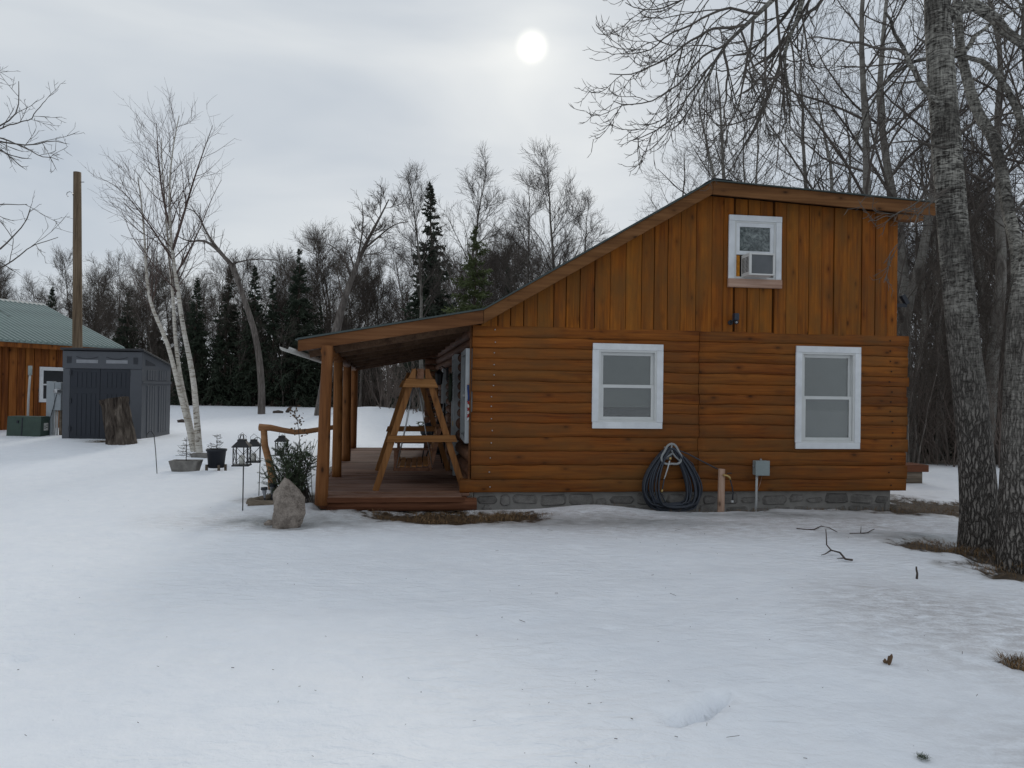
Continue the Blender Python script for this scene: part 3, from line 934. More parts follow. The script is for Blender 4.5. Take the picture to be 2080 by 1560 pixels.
# --- roof
roof = empty('roof', parent=cabin)
FD = 0.178
names = ['lower', 'rake', 'upper']
for k in range(3):
    (xa, za), (xb, zb) = TOP[k], TOP[k + 1]
    e = 0.003
    poly = [(xa + e, za), (xb - e, zb), (xb - e, zb - FD), (xa + e, za - FD * (0.82 if k == 0 else 1))]
    MB().prism(poly[::-1], -0.275, -0.235).build('bargeboard', 'trim_brown', roof, bevel=0.003)
    y1 = 7.35
    poly = [(xa, za - 0.012), (xb, zb - 0.012), (xb, zb - 0.105), (xa, za - 0.105)]
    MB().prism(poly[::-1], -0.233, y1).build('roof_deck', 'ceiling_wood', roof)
    ext = 0.03 if k == 0 else 0
    d = (zb - za) / (xb - xa)
    poly = [(xa - ext, za + 0.018 - ext * d), (xb, zb + 0.018), (xb, zb + 0.002), (xa - ext, za + 0.002 - ext * d)]
    s = MB().prism(poly[::-1], -0.30, y1 + 0.03)
    x = xa + 0.1
    rib = MB()
    yy = -0.2
    while yy < y1:      # standing ribs of the metal sheet run down the slope
        rib.bar((xa - ext + 0.01, yy, za + 0.022), (xb - 0.01, yy, zb + 0.022), 0.03, 0.018)
        yy += 0.3
    sh = s.build('roof_sheet', 'roof_metal', roof)
    tag(rib.build('sheet_ribs', 'roof_metal', sh), kind='stuff')
B('eave_board', 'trim_brown', roof, (6.10, 6.50, -0.232, -0.10, 4.14, 4.215))
MB().prism([(3.16, 4.49), (3.282, 4.560), (3.56, 4.548), (3.56, 4.556), (3.282, 4.574), (3.155, 4.502)], -0.305, 7.38).build('ridge_cap', 'shed_roof', roof)
# eave gutter on the porch side
g = MB()
prof = [(math.cos(a) * 0.055, math.sin(a) * 0.05) for a in np.linspace(math.pi, 2 * math.pi, 9)]
pts = []
for y_, zz in ((-0.75, 2.085), (7.4, 2.055)):
    for px_, pz_ in prof:
        pts.append((-2.345 - 0.02 * (y_ + 0.75) + px_, y_, zz + pz_))
g.add(pts, [(k, k + 1, k + 10, k + 9) for k in range(8)], True)
go = g.build('gutter', 'gutter_metal', roof)
sm_ = go.modifiers.new('solid', 'SOLIDIFY'); sm_.thickness = 0.004

# --- foundation of squared stones
foundation = B('foundation', 'mortar', cabin, (0.05, 6.205, 0.030, 0.16, -0.25, 0.195))
for row, (z0, z1) in enumerate([(0.012, 0.150), (-0.16, -0.002)]):
    x = 0.075 + row * 0.06
    while x < 6.12:
        w_ = random.uniform(0.16, 0.40)
        x1 = min(x + w_, 6.19)
        zt = z1 + random.uniform(-0.055, 0.026); zb = z0 + random.uniform(-0.015, 0.030)
        j = lambda s: random.uniform(-s, s)
        outl = [(x + 0.012 + j(.010), zb + 0.03 + j(.012)), (x + 0.04 + j(.015), zb + j(.010)), (x1 - 0.045 + j(.015), zb + j(.012)), (x1 - 0.014 + j(.008), zb + 0.035 + j(.012)), (x1 - 0.012 + j(.012), zt - 0.035 + j(.015)), (x1 - 0.045 + j(.015), zt + j(.012)), (x + 0.045 + j(.015), zt + j(.014)), (x + 0.012 + j(.010), zt - 0.035 + j(.014))]
        cx = sum(p[0] for p in outl) / 8; cz = sum(p[1] for p in outl) / 8
        inn = [(cx + (p[0] - cx) * 0.80, cz + (p[1] - cz) * 0.78) for p in outl]
        vs = [(p[0], 0.032, p[1]) for p in outl] + [(p[0], 0.004 + j(.006), p[1]) for p in inn]
        fs = [(k, (k + 1) % 8, 8 + (k + 1) % 8, 8 + k) for k in range(8)] + [tuple(range(8, 16))]
        MB().add(vs, fs).build('stone', 'foundation_stone', foundation)
        x = x1 + 0.006

# --- porch: deck, rim log, posts, side wall


def sh(y):
    return -0.05 * y


deck = B('porch_deck', 'rim_wood', cabin, (-1.95, -0.06, -0.22, 6.9, 0.08, 0.155))
y = -0.36
pi = 0
while y < 7.2:
    w_ = 0.138
    xl = -2.02 + sh(y) + random.uniform(-0.025, 0.025); xr = -0.03 + sh(max(y, 0)) if y > -0.05 else -0.02
    if y < -0.1: xr = -0.14
    z = 0.197 + random.uniform(-0.006, 0.005)
    MB().box(xl, xr, y, y + w_ - 0.014, z - 0.034, z).build('plank', 'deck_plank', deck, bevel=0.004)
    y += w_
MB().tube([(-1.87, -0.26, 0.075), (-1.2, -0.265, 0.078), (-0.5, -0.255, 0.074), (0.06, -0.25, 0.08)], [0.078, 0.08, 0.082, 0.085], 14).build('rim_log', 'rim_wood', deck)
B('rim_board', 'rim_wood', deck, (-2.01, -0.10, -0.372, -0.3605, 0.125, 0.188), bevel=0.003)
MB().tube([(-1.92, -0.2, 0.085), (-2.0, 3, 0.085), (-2.2, 6.9, 0.085)], 0.07, 10).build('rim_log', 'rim_wood', deck)
for px_, py_ in ((-0.02, -0.2), (-1.75, -0.1)):
    MB().tube([(px_, py_, -0.2), (px_, py_, 0.06)], 0.04, 8).build('footing_pipe', 'steel', deck)


def post(x, y, r0, r1, z0, z1, lean):
    n = 12
    pts = []; rs = []
    for k in range(n + 1):
        t = k / n
        pts.append((x + lean[0] * t + 0.008 * nz(t * 3, x * 9), y + lean[1] * t + 0.008 * nz(t * 3, x * 5, 4), z0 + (z1 - z0) * t))
        rs.append(r0 + (r1 - r0) * t + 0.004 * nz(t * 5, y, 8))
    return MB().tube(pts, rs, 16).build('porch_post', 'post_wood', cabin)


post(-1.93, -0.34, 0.083, 0.070, 0.10, 2.13, (0.045, 0.0))
post(-1.985, 1.75, 0.075, 0.068, 0.19, 2.14, (0.0, 0.0))
post(-2.10, 4.22, 0.085, 0.075, 0.19, 2.13, (0.0, 0.0))
post(-2.24, 7.05, 0.085, 0.078, 0.19, 2.12, (0.02, 0.0))
B('post_foot', 'post_wood', cabin, (-1.99, -1.86, -0.375, -0.30, 0.09, 0.30), bevel=0.006)
m = MB().tube([(-1.90, -0.36, 2.06), (-1.99, 2, 2.05), (-2.24, 7.2, 2.04)], [0.07, 0.07, 0.065], 12)
m.build('porch_beam', 'post_wood', cabin)
for k in range(8):
    yy = 0.25 + k * 1.0
    m = MB().bar((-2.2, yy, 2.045), (0.02, yy, 2.468), 0.05, 0.09)
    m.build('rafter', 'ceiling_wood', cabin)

side_wall = MB()
side_wall.add([(0.10, 0.12, 0.15), (0.10 + sh(6.9), 6.9, 0.15), (0.10 + sh(6.9), 6.9, 2.62), (0.10, 0.12, 2.62)], [(0, 1, 2, 3)])
side_wall = side_wall.build('side_wall', 'tar_and_shade', cabin)
SO = [(0.05, 1.22, 0.86, 2.16), (1.75, 2.65, 0.21, 2.16), (4.0, 4.9, 0.95, 2.0)]       # near window, door, far window (y0,y1,z0,z1)
for i in range(len(ROWS) - 1):
    za, zb = ROWS[i], ROWS[i + 1]
    cur = 0.13 if i % 2 else 0.10
    parts = []
    for (ya, yb, z0, z1) in SO:
        if zb > z0 and za < z1:
            parts.append((cur, ya)); cur = yb
    parts.append((cur, 7.1))
    for ya, yb in parts:
        if yb - ya < 0.03: continue
        n = max(2, int((yb - ya) / 0.5))
        r = (zb - za) / 2
        pts = [(sh(ya + (yb - ya) * t) + 0.05 + 0.006 * nz(ya + t * 4, i), ya + (yb - ya) * t, (za + zb) / 2) for t in np.linspace(0, 1, n + 1)]
        MB().tube(pts, [r * 1.04] * (n + 1), 12).build('log', 'side_log', side_wall)
for yo, zs in ((7.0, 1),):
    for i in range(0, len(ROWS) - 1, 1):
        za, zb = ROWS[i], ROWS[i + 1]
        MB().tube([(sh(7.0) - 0.26, yo, (za + zb) / 2), (sh(7.0) + 0.2, yo, (za + zb) / 2)], (zb - za) / 2, 10).build('log_end', 'side_log', side_wall)
# cladding board that covers the corner of the log wall
B('corner_board', 'trim_brown', cabin, (-0.035, -0.014, 0.015, 0.10, 0.36, 2.47))
MB().prism([(0.10, 2.33), (6.9, 2.33), (6.9, 2.55), (0.10, 2.58)], -0.02, 0.0, 'x').build('wall_plate', 'rim_wood', cabin)


def side_window(y0, y1, z0, z1, door=False):
    nm = 'door' if door else 'window'
    e = empty(nm, parent=cabin)
    x = sh((y0 + y1) / 2)
    t = 0.07
    m = MB()
    for bx in ((x - 0.058, x + 0.05, y0 - 0.005, y0 + t, z0, z1), (x - 0.058, x + 0.05, y1 - t, y1 + 0.005, z0, z1), (x - 0.058, x + 0.05, y0 + t, y1 - t, z1 - t, z1)):
        m.box(*bx)
    if not door: m.box(x - 0.058, x + 0.05, y0 + t, y1 - t, z0, z0 + t)
    m.build('frame', 'shaded_trim', e, bevel=0.003)
    if door:
        B('leaf', 'vinyl', e, (x - 0.02, x + 0.02, y0 + t, y1 - t, z0, z1 - t))
        B('pane', 'window_glass', e, (x - 0.028, x - 0.022, y0 + 0.2, y1 - 0.2, 1.1, z1 - 0.2))
        B('door_handle', 'brass', e, (x - 0.07, x - 0.03, y0 + 0.1, y0 + 0.14, 1.0, 1.08), bevel=0.005)
    else:
        m = MB(); m.box(x - 0.03, x + 0.01, y0 + t, y1 - t, (z0 + z1) / 2 - 0.02, (z0 + z1) / 2 + 0.02)
        m.build('rail', 'vinyl', e)
        B('pane', 'window_glass', e, (x - 0.012, x - 0.008, y0 + t, y1 - t, z0 + t, z1 - t))
        B('curtain', 'blind_white', e, (x + 0.03, x + 0.04, y0 + t, y1 - t, z0 + t, z1 - t))


side_window(0.05, 1.22, 0.86, 2.16)
side_window(1.75, 2.65, 0.21, 2.16, True)
side_window(4.0, 4.9, 0.95, 2.0)

# ------------------------------------------------------------------ things on and by the cabin wall


def house_thing(name, label, cat, group=None):
    e = empty(name)
    e.matrix_world = HM
    return tag(e, label, cat, group)


# security camera
t = house_thing('security_camera', 'small dark security camera on the gable boards below the window', 'camera')
MB().lathe([(0.0001, 0.0), (0.035, 0.0), (0.035, 0.02), (0.0001, 0.021)], 12).build('mount', 'black_plastic', t).matrix_local = Matrix.Translation((3.655, -0.052, 2.60)) @ Matrix.Rotation(rad(90), 4, 'X')
MB().tube([(3.655, -0.06, 2.60), (3.66, -0.11, 2.62), (3.685, -0.12, 2.64)], 0.014, 8).build('arm', 'black_plastic', t)
B('body', 'camera_plastic', t, (3.665, 3.735, -0.18, -0.09, 2.625, 2.725), bevel=0.012)
o = MB().lathe([(0.0001, 0.0), (0.026, 0.0), (0.030, 0.05), (0.0001, 0.05)], 12).build('lens_barrel', 'black_plastic', t)
o.matrix_local = Matrix.Translation((3.70, -0.12, 2.615)) @ Matrix.Rotation(rad(115), 4, 'X')
o2 = MB().lathe([(0.0001, 0.052), (0.012, 0.052), (0.016, 0.049)], 12).build('lens_ring', 'steel', o)
# two small dark cameras on the far corner
t = house_thing('corner_camera', 'dark camera bracket at the far right corner of the gable', 'camera')
MB().bar((6.235, 0.0, 2.93), (6.40, -0.02, 2.93), 0.04, 0.05).build('bracket', 'black_plastic', t)
MB().bar((6.33, -0.02, 3.08), (6.41, -0.02, 2.95), 0.06, 0.06, (0, 1, 0)).build('body', 'black_plastic', t)

# grey junction box with its conduit
t = house_thing('junction_box', 'grey electrical box on the log wall with conduit running down', 'electrical box')
B('box', 'box_grey', t, (4.015, 4.215, -0.155, -0.056, 0.442, 0.645), bevel=0.006)
B('cover', 'box_grey', t, (4.010, 4.220, -0.164, -0.156, 0.438, 0.649), bevel=0.004)
MB().tube([(4.055, -0.11, 0.44), (4.05, -0.108, 0.25), (4.052, -0.105, 0.10), (4.047, -0.10, -0.10)], 0.0165, 10).build('conduit', 'pvc_grey', t)
MB().tube([(4.14, -0.10, 0.44), (4.115, -0.08, 0.30), (4.07, -0.085, 0.20)], 0.004, 6).build('wire', 'sill_wood', t)
for x_, z_ in ((4.0, 0.57), (4.11, 0.66)):
    MB().box(x_ - 0.012, x_ + 0.012, -0.12, -0.10, z_ - 0.012, z_ + 0.012).build('knockout', 'steel', t)

# pale stake with tap
t = house_thing('tap_stake', 'pale wooden stake with a brass garden tap before the wall', 'tap post')
m = MB().add([(3.425, -0.25, -0.12), (3.515, -0.25, -0.12), (3.425, -0.21, -0.12), (3.515, -0.21, -0.12), (3.435, -0.25, 0.545), (3.520, -0.25, 0.540), (3.435, -0.21, 0.545), (3.520, -0.21, 0.540)], [(0, 2, 3, 1), (4, 5, 7, 6), (0, 1, 5, 4), (2, 6, 7, 3), (0, 4, 6, 2), (1, 3, 7, 5)])
m.build('stake', 'pale_wood', t, bevel=0.003)
MB().tube([(3.48, -0.26, 0.46), (3.53, -0.28, 0.455), (3.565, -0.29, 0.435), (3.575, -0.29, 0.40)], [0.016, 0.015, 0.014, 0.016], 10).build('tap_body', 'brass', t)
MB().bar((3.535, -0.28, 0.485), (3.60, -0.285, 0.488), 0.012, 0.014).build('tap_handle', 'black_metal', t)
MB().tube([(3.575, -0.29, 0.40), (3.60, -0.30, 0.30), (3.615, -0.30, 0.22), (3.605, -0.30, 0.12)], 0.009, 8).build('short_hose', 'black_plastic', t)
MB().box(3.592, 3.618, -0.31, -0.285, 0.085, 0.115).build('hose_end', 'pvc_grey', t)

# hose hanger and coiled hose
t = house_thing('hose_hanger', 'grey rounded triangular hose hanger screwed to the log wall', 'hose hanger')
cx0, cz0 = 2.760, 0.735


def tri(a, s=1.0):
    r = 0.135 * (1 - 0.16 * math.cos(3 * (a - math.pi / 2 - math.pi)))
    return (cx0 + math.cos(a) * r * s, cz0 - 0.01 + math.sin(a) * r * s * 1.02)


ring = [(tri(a)[0], -0.20, tri(a)[1]) for a in np.linspace(0, 2 * math.pi, 33)[:-1]]
MB().tube(ring, 0.0165, 8, closed=True).build('rim', 'hanger_grey', t)
m = MB()
for a in (math.pi / 2, math.pi * 7 / 6, math.pi * 11 / 6):
    e_ = tri(a, 0.95)
    m.tube([(cx0 + 0.02, -0.19, cz0 + 0.02), ((cx0 + e_[0]) / 2, -0.185, (cz0 + e_[1]) / 2 + 0.01), (e_[0], -0.20, e_[1])], 0.014, 6)
m.build('spokes', 'hanger_grey', t)
m = MB().grid(lambda u, v: (cx0 + math.cos(math.pi * u) * 0.10, -0.05 - 0.14 * v, cz0 - 0.01 + math.sin(math.pi * u) * 0.095), 12, 1)
o = m.build('saddle', 'hanger_grey', t); s_ = o.modifiers.new('solid', 'SOLIDIFY'); s_.thickness = 0.008
B('back_plate', 'hanger_grey', t, (cx0 - 0.06, cx0 + 0.06, -0.068, -0.056, cz0 - 0.08, cz0 + 0.10), bevel=0.01)

t = house_thing('garden_hose', 'long black garden hose coiled over the grey wall hanger', 'hose')
rh = random.Random(4)
m = MB()
pts = []
loops = 18
for L in range(loops):
    wl = rh.uniform(0.20, 0.44) if L % 3 else rh.uniform(0.36, 0.46)
    wr = rh.uniform(0.20, 0.42) if L % 3 else rh.uniform(0.34, 0.44)
    bot = rh.uniform(-0.055, 0.05)
    yy = -0.075 - 0.008 * L + rh.uniform(-0.012, 0.012)
    top = cz0 + 0.085 + 0.006 * (L % 4)
    H_ = top - bot
    lp = []
    for k in range(28):
        a = 2 * math.pi * k / 28
        # pear shape: narrow on the saddle, wide low down
        s_ = math.sin(a); c_ = math.cos(a)
        zz = bot + H_ * (0.5 - 0.5 * c_)
        tt = (zz - bot) / H_
        wid = (wl if s_ < 0 else wr) * (math.sin(math.pi * min(1, tt * 0.92 + 0.06) ** 0.62)) ** 0.75
        wid = max(wid, 0.02)
        dx = 0.05 * (1 - tt) + rh.uniform(-0.003, 0.003)
        lp.append((cx0 + dx + (1 if s_ > 0 else -1) * wid * (1 if abs(s_) > 1e-6 else 0), yy - 0.05 * (1 - tt), zz))
    lp = np.array(lp)
    lp = (lp + np.roll(lp, 1, 0) + np.roll(lp, -1, 0)) / 3
    pts.append(lp)
for lp in pts:
    m.tube(lp, 0.0125, 7, closed=True)
m.build('coil', 'hose_rubber', t)
MB().tube([(2.85, -0.17, 0.80), (3.02, -0.16, 0.74), (3.22, -0.16, 0.64), (3.43, -0.20, 0.535)], 0.010, 7).build('lead_hose', 'hose_rubber', t)
MB().tube([(2.90, -0.12, 0.76), (3.10, -0.11, 0.60), (3.20, -0.12, 0.38), (3.19, -0.14, 0.15), (3.08, -0.17, -0.03)], 0.008, 6).build('thin_line', 'hose_rubber', t)
MB().tube([(2.73, -0.215, 0.655), (2.70, -0.22, 0.55), (2.665, -0.22, 0.44), (2.65, -0.22, 0.40)], [0.010, 0.009, 0.009, 0.008], 8).build('spray_lance', 'pvc_grey', t)
MB().tube([(2.74, -0.215, 0.70), (2.733, -0.215, 0.665)], 0.018, 8).build('coupling', 'brass', t)
MB().tube([(2.65, -0.22, 0.40), (2.635, -0.21, 0.28), (2.61, -0.21, 0.20), (2.68, -0.20, 0.08), (2.74, -0.20, 0.02)], 0.009, 7).build('hose_tail', 'hose_rubber', t)
MB().tube([(2.632, -0.21, 0.255), (2.615, -0.215, 0.215)], 0.016, 8).build('coupling', 'brass', t)

# flag beside the porch window
t = house_thing('small_flag', 'little red, white and blue striped flag hanging by the porch corner', 'flag')
fx = -0.040


def cloth(z0, z1, nm, mt):
    m = MB().grid(lambda u, v: (fx - 0.022 * u + 0.006 * math.sin(v * 5 + z0 * 9), 0.02 - 0.012 * math.sin(u * 6), z0 + (z1 - z0) * v), 6, 4)
    o = m.build(nm, mt, t); s = o.modifiers.new('solid', 'SOLIDIFY'); s.thickness = 0.003


cloth(1.44, 1.66, 'canton', 'flag_blue')
for k in range(6):
    z = 1.44 - 0.045 * (k + 1)
    cloth(z, z + 0.0446, 'stripe', 'flag_red' if k % 2 == 0 else 'flag_white')
MB().tube([(fx + 0.02, 0.03, 1.665), (fx - 0.03, 0.02, 1.668)], 0.004, 6).build('stick', 'pale_wood', t)

# ------------------------------------------------------------------ the porch swing
t = house_thing('porch_swing_stand', 'timber A-frame swing stand on the porch deck', 'swing stand')


def aframe(y, xs_):
    ap = -0.70 + xs_
    le = -1.285 + xs_; ri = -0.085 + xs_
    MB().bar((le, y, 0.198), (ap - 0.075, y, 1.86), 0.085, 0.062, (0, 1, 0)).build('leg', 'swing_wood', t, bevel=0.004)
    MB().bar((ri, y, 0.198), (ap + 0.075, y, 1.86), 0.085, 0.062, (0, 1, 0)).build('leg', 'swing_wood', t, bevel=0.004)
    MB().prism([(ap - 0.245, 1.615), (ap + 0.245, 1.615), (ap + 0.19, 1.735), (ap - 0.19, 1.735)], y - 0.075, y - 0.034).build('gusset', 'swing_wood_x', t, bevel=0.004)
    MB().prism([(ap - 0.17, 1.737), (ap - 0.065, 1.737), (ap - 0.065, 1.875), (ap - 0.10, 1.86)], y - 0.060, y + 0.03).build('cheek', 'swing_wood', t)
    MB().prism([(ap + 0.065, 1.737), (ap + 0.17, 1.737), (ap + 0.10, 1.86), (ap + 0.065, 1.875)], y - 0.060, y + 0.03).build('cheek', 'swing_wood', t)
    MB().prism([(le + 0.135, 0.865), (ri - 0.10, 0.875), (ri - 0.13, 0.965), (le + 0.165, 0.955)], y - 0.076, y - 0.034).build('crossbar', 'swing_wood_x', t, bevel=0.004)


aframe(0.17, 0.0)
aframe(2.55, sh(2.4))
MB().bar((-0.70, 0.05, 1.80), (-0.70 + sh(2.4), 2.70, 1.80), 0.09, 0.14).build('top_beam', 'side_log', t, bevel=0.004)
t = house_thing('bench_swing', 'slatted wooden bench hanging by chains under the swing beam', 'swing')
sx = sh(1.4) - 0.70
for k in range(6):
    x = sx - 0.30 + k * 0.085
    MB().box(x, x + 0.07, 0.75, 2.05, 0.45 + 0.015 * abs(2.0 - k) * 0.4, 0.47 + 0.015 * abs(2.0 - k) * 0.4).build('seat_slat', 'swing_wood', t)
for k in range(6):
    z = 0.52 + k * 0.085; x = sx + 0.215 + k * 0.022
    MB().bar((x, 0.75, z), (x, 2.05, z), 0.02, 0.07, (0.25, 0, 1)).build('back_slat', 'swing_wood', t)
for y_ in (0.76, 2.04):
    MB().bar((sx - 0.30, y_, 0.425), (sx + 0.22, y_, 0.425), 0.04, 0.05).build('seat_rail', 'side_log', t)
    MB().bar((sx + 0.22, y_, 0.40), (sx + 0.36, y_, 1.02), 0.04, 0.06, (1, 0, 0)).build('back_post', 'side_log', t)
    MB().bar((sx - 0.27, y_, 0.42), (sx - 0.27, y_, 0.70), 0.05, 0.05, (1, 0, 0)).build('arm_post', 'side_log', t)
    MB().bar((sx - 0.33, y_, 0.715), (sx + 0.30, y_, 0.715), 0.07, 0.025).build('arm', 'side_log', t)
    for x_ in (sx - 0.26, sx + 0.26):
        MB().tube([(x_, y_ - 0.03, 0.45), ((x_ + sx) / 2, y_ - 0.03, 1.1), (sx + (x_ - sx) * 0.1, y_, 1.74)], 0.0065, 5).build('chain', 'steel', t)

# --- oddments against the porch wall
t = house_thing('plant_stand', 'tall black metal plant stand against the porch wall', 'stand')
sx = sh(3.0)
m = MB()
for dx in (-0.34, -0.12):
    for dy in (2.85, 3.2):
        m.tube([(sx + dx, dy, 0.2), (sx + dx, dy, 1.35)], 0.011, 6)
m.build('uprights', 'black_metal', t)
for z in (0.45, 0.85, 1.18):
    m = MB(); m.box(sx - 0.36, sx - 0.10, 2.83, 3.22, z, z + 0.015); m.build('shelf', 'black_metal', t)
    m = MB().lathe([(0.0001, 0), (0.06, 0), (0.085, 0.14), (0.075, 0.14), (0.0001, 0.12)], 12, (sx - 0.23, 3.03, z + 0.016)); m.build('pot', 'black_plastic', t)
t = house_thing('hanging_wreath', 'dark evergreen wreath hanging on the porch wall', 'wreath')
rw = random.Random(8)
m = MB()
ring = [(sh(1.5) - 0.16, 1.48 + 0.20 * math.cos(a), 1.62 + 0.20 * math.sin(a)) for a in np.linspace(0, 2 * math.pi, 19)[:-1]]
m.tube(ring, 0.025, 6, closed=True)
for k in range(500):
    a = rw.uniform(0, 2 * math.pi); c = np.array((sh(1.5) - 0.16, 1.48 + 0.20 * math.cos(a), 1.62 + 0.20 * math.sin(a)))
    d = np.array([rw.uniform(-1, 1) for _ in range(3)]); d /= np.linalg.norm(d)
    s = np.cross(d, (0.3, 0.2, 1)); s /= np.linalg.norm(s)
    e = c + d * rw.uniform(0.05, 0.10)
    m.add([c - s * 0.006, c + s * 0.006, e], [(0, 1, 2)])
m.build('needles', 'needle_dark', t)
t = house_thing('wall_lantern', 'black carriage lantern fixed to the porch wall by the door', 'wall lamp')
lx = sh(3.5) - 0.14
B('bracket', 'black_metal', t, (lx + 0.08, lx + 0.12, 3.45, 3.55, 1.75, 2.0))
MB().tube([(lx + 0.09, 3.5, 1.95), (lx, 3.5, 2.02), (lx - 0.05, 3.5, 1.98)], 0.01, 6).build('arm', 'black_metal', t)
m = MB().lathe([(0.02, 0), (0.06, 0.02), (0.075, 0.20), (0.09, 0.21), (0.02, 0.28), (0.0001, 0.30)], 6, (lx - 0.05, 3.5, 1.67), False)
m.build('housing', 'black_metal', t)
t = house_thing('snowshoes', 'pair of old wooden snowshoes hung on the porch wall', 'snowshoes')
for k in range(2):
    yy = 5.25 + 0.32 * k; xx = sh(5.3) - 0.09
    lp = [(xx, yy + 0.12 * math.sin(a) * (1 if math.cos(a) > 0 else 0.4 + 0.6 * (1 + math.cos(a))), 1.45 + 0.42 * math.cos(a)) for a in np.linspace(0, 2 * math.pi, 25)[:-1]]
    o = MB().tube(lp, 0.012, 6, closed=True).build('hoop', 'swing_wood', t)
    m = MB()
    for q in range(9):
        z = 1.2 + q * 0.065; m.tube([(xx, yy - 0.09, z), (xx, yy + 0.09, z + 0.04)], 0.004, 4)
    m.build('lacing', 'sill_wood', t)
t = house_thing('covered_grill', 'black kettle grill on the porch deck near the wall', 'grill')
gxx, gyy = sh(3.7) - 0.30, 3.7
MB().lathe([(0.0001, 0.42), (0.13, 0.45), (0.205, 0.56), (0.21, 0.60), (0.185, 0.70), (0.10, 0.76), (0.0001, 0.775)], 20, (gxx, gyy, 0.2)).build('kettle', 'black_plastic', t)
for k in range(3):
    a = k * 2.1 + 0.4
    MB().tube([(gxx + 0.13 * math.cos(a), gyy + 0.13 * math.sin(a), 0.68), (gxx + 0.22 * math.cos(a), gyy + 0.22 * math.sin(a), 0.2)], 0.012, 6).build('leg', 'black_metal', t)
MB().tube([(gxx - 0.05, gyy, 0.965), (gxx - 0.03, gyy, 1.0), (gxx + 0.03, gyy, 1.0), (gxx + 0.05, gyy, 0.965)], 0.01, 6).build('handle', 'pale_wood', t)
# firewood rack / chair dark shape low on the porch
t = house_thing('folded_chair', 'folded black chair leaning on the porch wall near the grill', 'chair')
for dy in (0.0, 0.42):
    MB().tube([(sh(3) - 0.42, 4.5 + dy, 0.2), (sh(3) - 0.14, 4.5 + dy, 1.15)], 0.013, 6).build('leg', 'black_metal', t)
    MB().tube([(sh(3) - 0.34, 4.53 + dy * 0.9, 0.2), (sh(3) - 0.16, 4.53 + dy * 0.9, 0.95)], 0.013, 6).build('leg', 'black_metal', t)
MB().bar((sh(3) - 0.28, 4.71, 0.55), (sh(3) - 0.18, 4.71, 0.95), 0.40, 0.02, (1, 0, 0.3)).build('seat', 'black_plastic', t)

# ------------------------------------------------------------------ rustic rail, rock bed, boulder, shrubs
t = empty('rustic_rail')
tag(t, 'crooked peeled log rail reaching out from the porch post', 'railing')
A = lambda px, py, Y: tuple(at(px, py, Y))
pts = [A(527, 868, 11.05), A(550, 869, 11.05), A(575, 874, 11.08), A(600, 878, 11.1), A(625, 876, 11.15), A(650, 872, 11.2), A(690, 866, 11.25)]
MB().tube(pts, [0.055, 0.048, 0.042, 0.042, 0.040, 0.038, 0.036], 12, jitter=0.05).build('rail', 'rail_wood', t)
p0 = A(536, 872, 11.05); p1 = A(538, 905, 11.05); p2 = A(546, 935, 11.05); p3 = A(552, 962, 11.05)
MB().tube([p0, p1, p2, p3, (p3[0] + 0.02, p3[1], p3[2] - 0.3)], [0.050, 0.050, 0.055, 0.062, 0.065], 12, jitter=0.05).build('post', 'rail_wood', t)

# bed edging timbers
for (a, b, r_, lab) in [((503, 1030, 9.40), (668, 1021, 9.75), 0.055, 'weathered timber edging the bed in front of the boulder')]:
    pa = np.array(A(*a)); pb = np.array(A(*b)); pa[2] = gz(*pa[:2]) + 0.03; pb[2] = gz(*pb[:2]) + 0.035
    o = MB().tube([pa, pa * 0.7 + pb * 0.3 + np.array((0, 0, .008)), pa * 0.4 + pb * 0.6, pb], [0.06, 0.062, 0.058, 0.055], 9, jitter=0.10).build('bed_timber', 'grey_wood')
    tag(o, lab, 'timber')
pa = np.array(A(506, 1026, 9.5)); pa[2] = gz(*pa[:2]) + 0.03
o = MB().tube([pa, pa + np.array((0.30, 0.75, 0.03))], [0.055, 0.05], 9, jitter=0.1).build('bed_timber', 'grey_wood')
tag(o, 'short weathered timber edging the left end of the bed', 'timber')

import bmesh


def boulder(name, c, sx_, sy_, sz_, seed, mat, shape=None, sub=5):
    bm = bmesh.new()
    bmesh.ops.create_icosphere(bm, subdivisions=sub, radius=1.0)
    rr = random.Random(seed)
    planes = []
    for k in range(17):
        d = Vector((rr.uniform(-1, 1), rr.uniform(-1, 1), rr.uniform(-0.7, 0.9))).normalized()
        planes.append((d, rr.uniform(0.52, 0.84)))
    for v in bm.verts:
        p = v.co.copy()
        for d, h in planes:
            q = p.dot(d) - h
            if q > 0: p -= d * q * 0.95
        p *= 1 + 0.09 * noise.noise(p * 2.5 + Vector((seed, 0, 0))) + 0.045 * noise.noise(p * 6 + Vector((0, seed, 0))) + 0.018 * noise.noise(p * 17)
        x, y, z = p.x * sx_, p.y * sy_, p.z * sz_
        if shape: x, y, z = shape(x, y, z, sz_)
        v.co = (x, y, z)
    me = bpy.data.meshes.new(name); bm.to_mesh(me); bm.free()
    me.polygons.foreach_set('use_smooth', [True] * len(me.polygons))
    o = link_mesh(name, me, mat)
    o.location = c
    return o


def peak(x, y, z, sz_):
    t_ = max(0.0, (z + sz_) / (2 * sz_))
    k = 1.42 - 0.40 * t_ ** 1.3
    return (x * k + 0.07 * (t_ - 0.5) - 0.10 * max(0, t_ - 0.55), y * k, z + 0.10 * (x + 0.05) * t_)


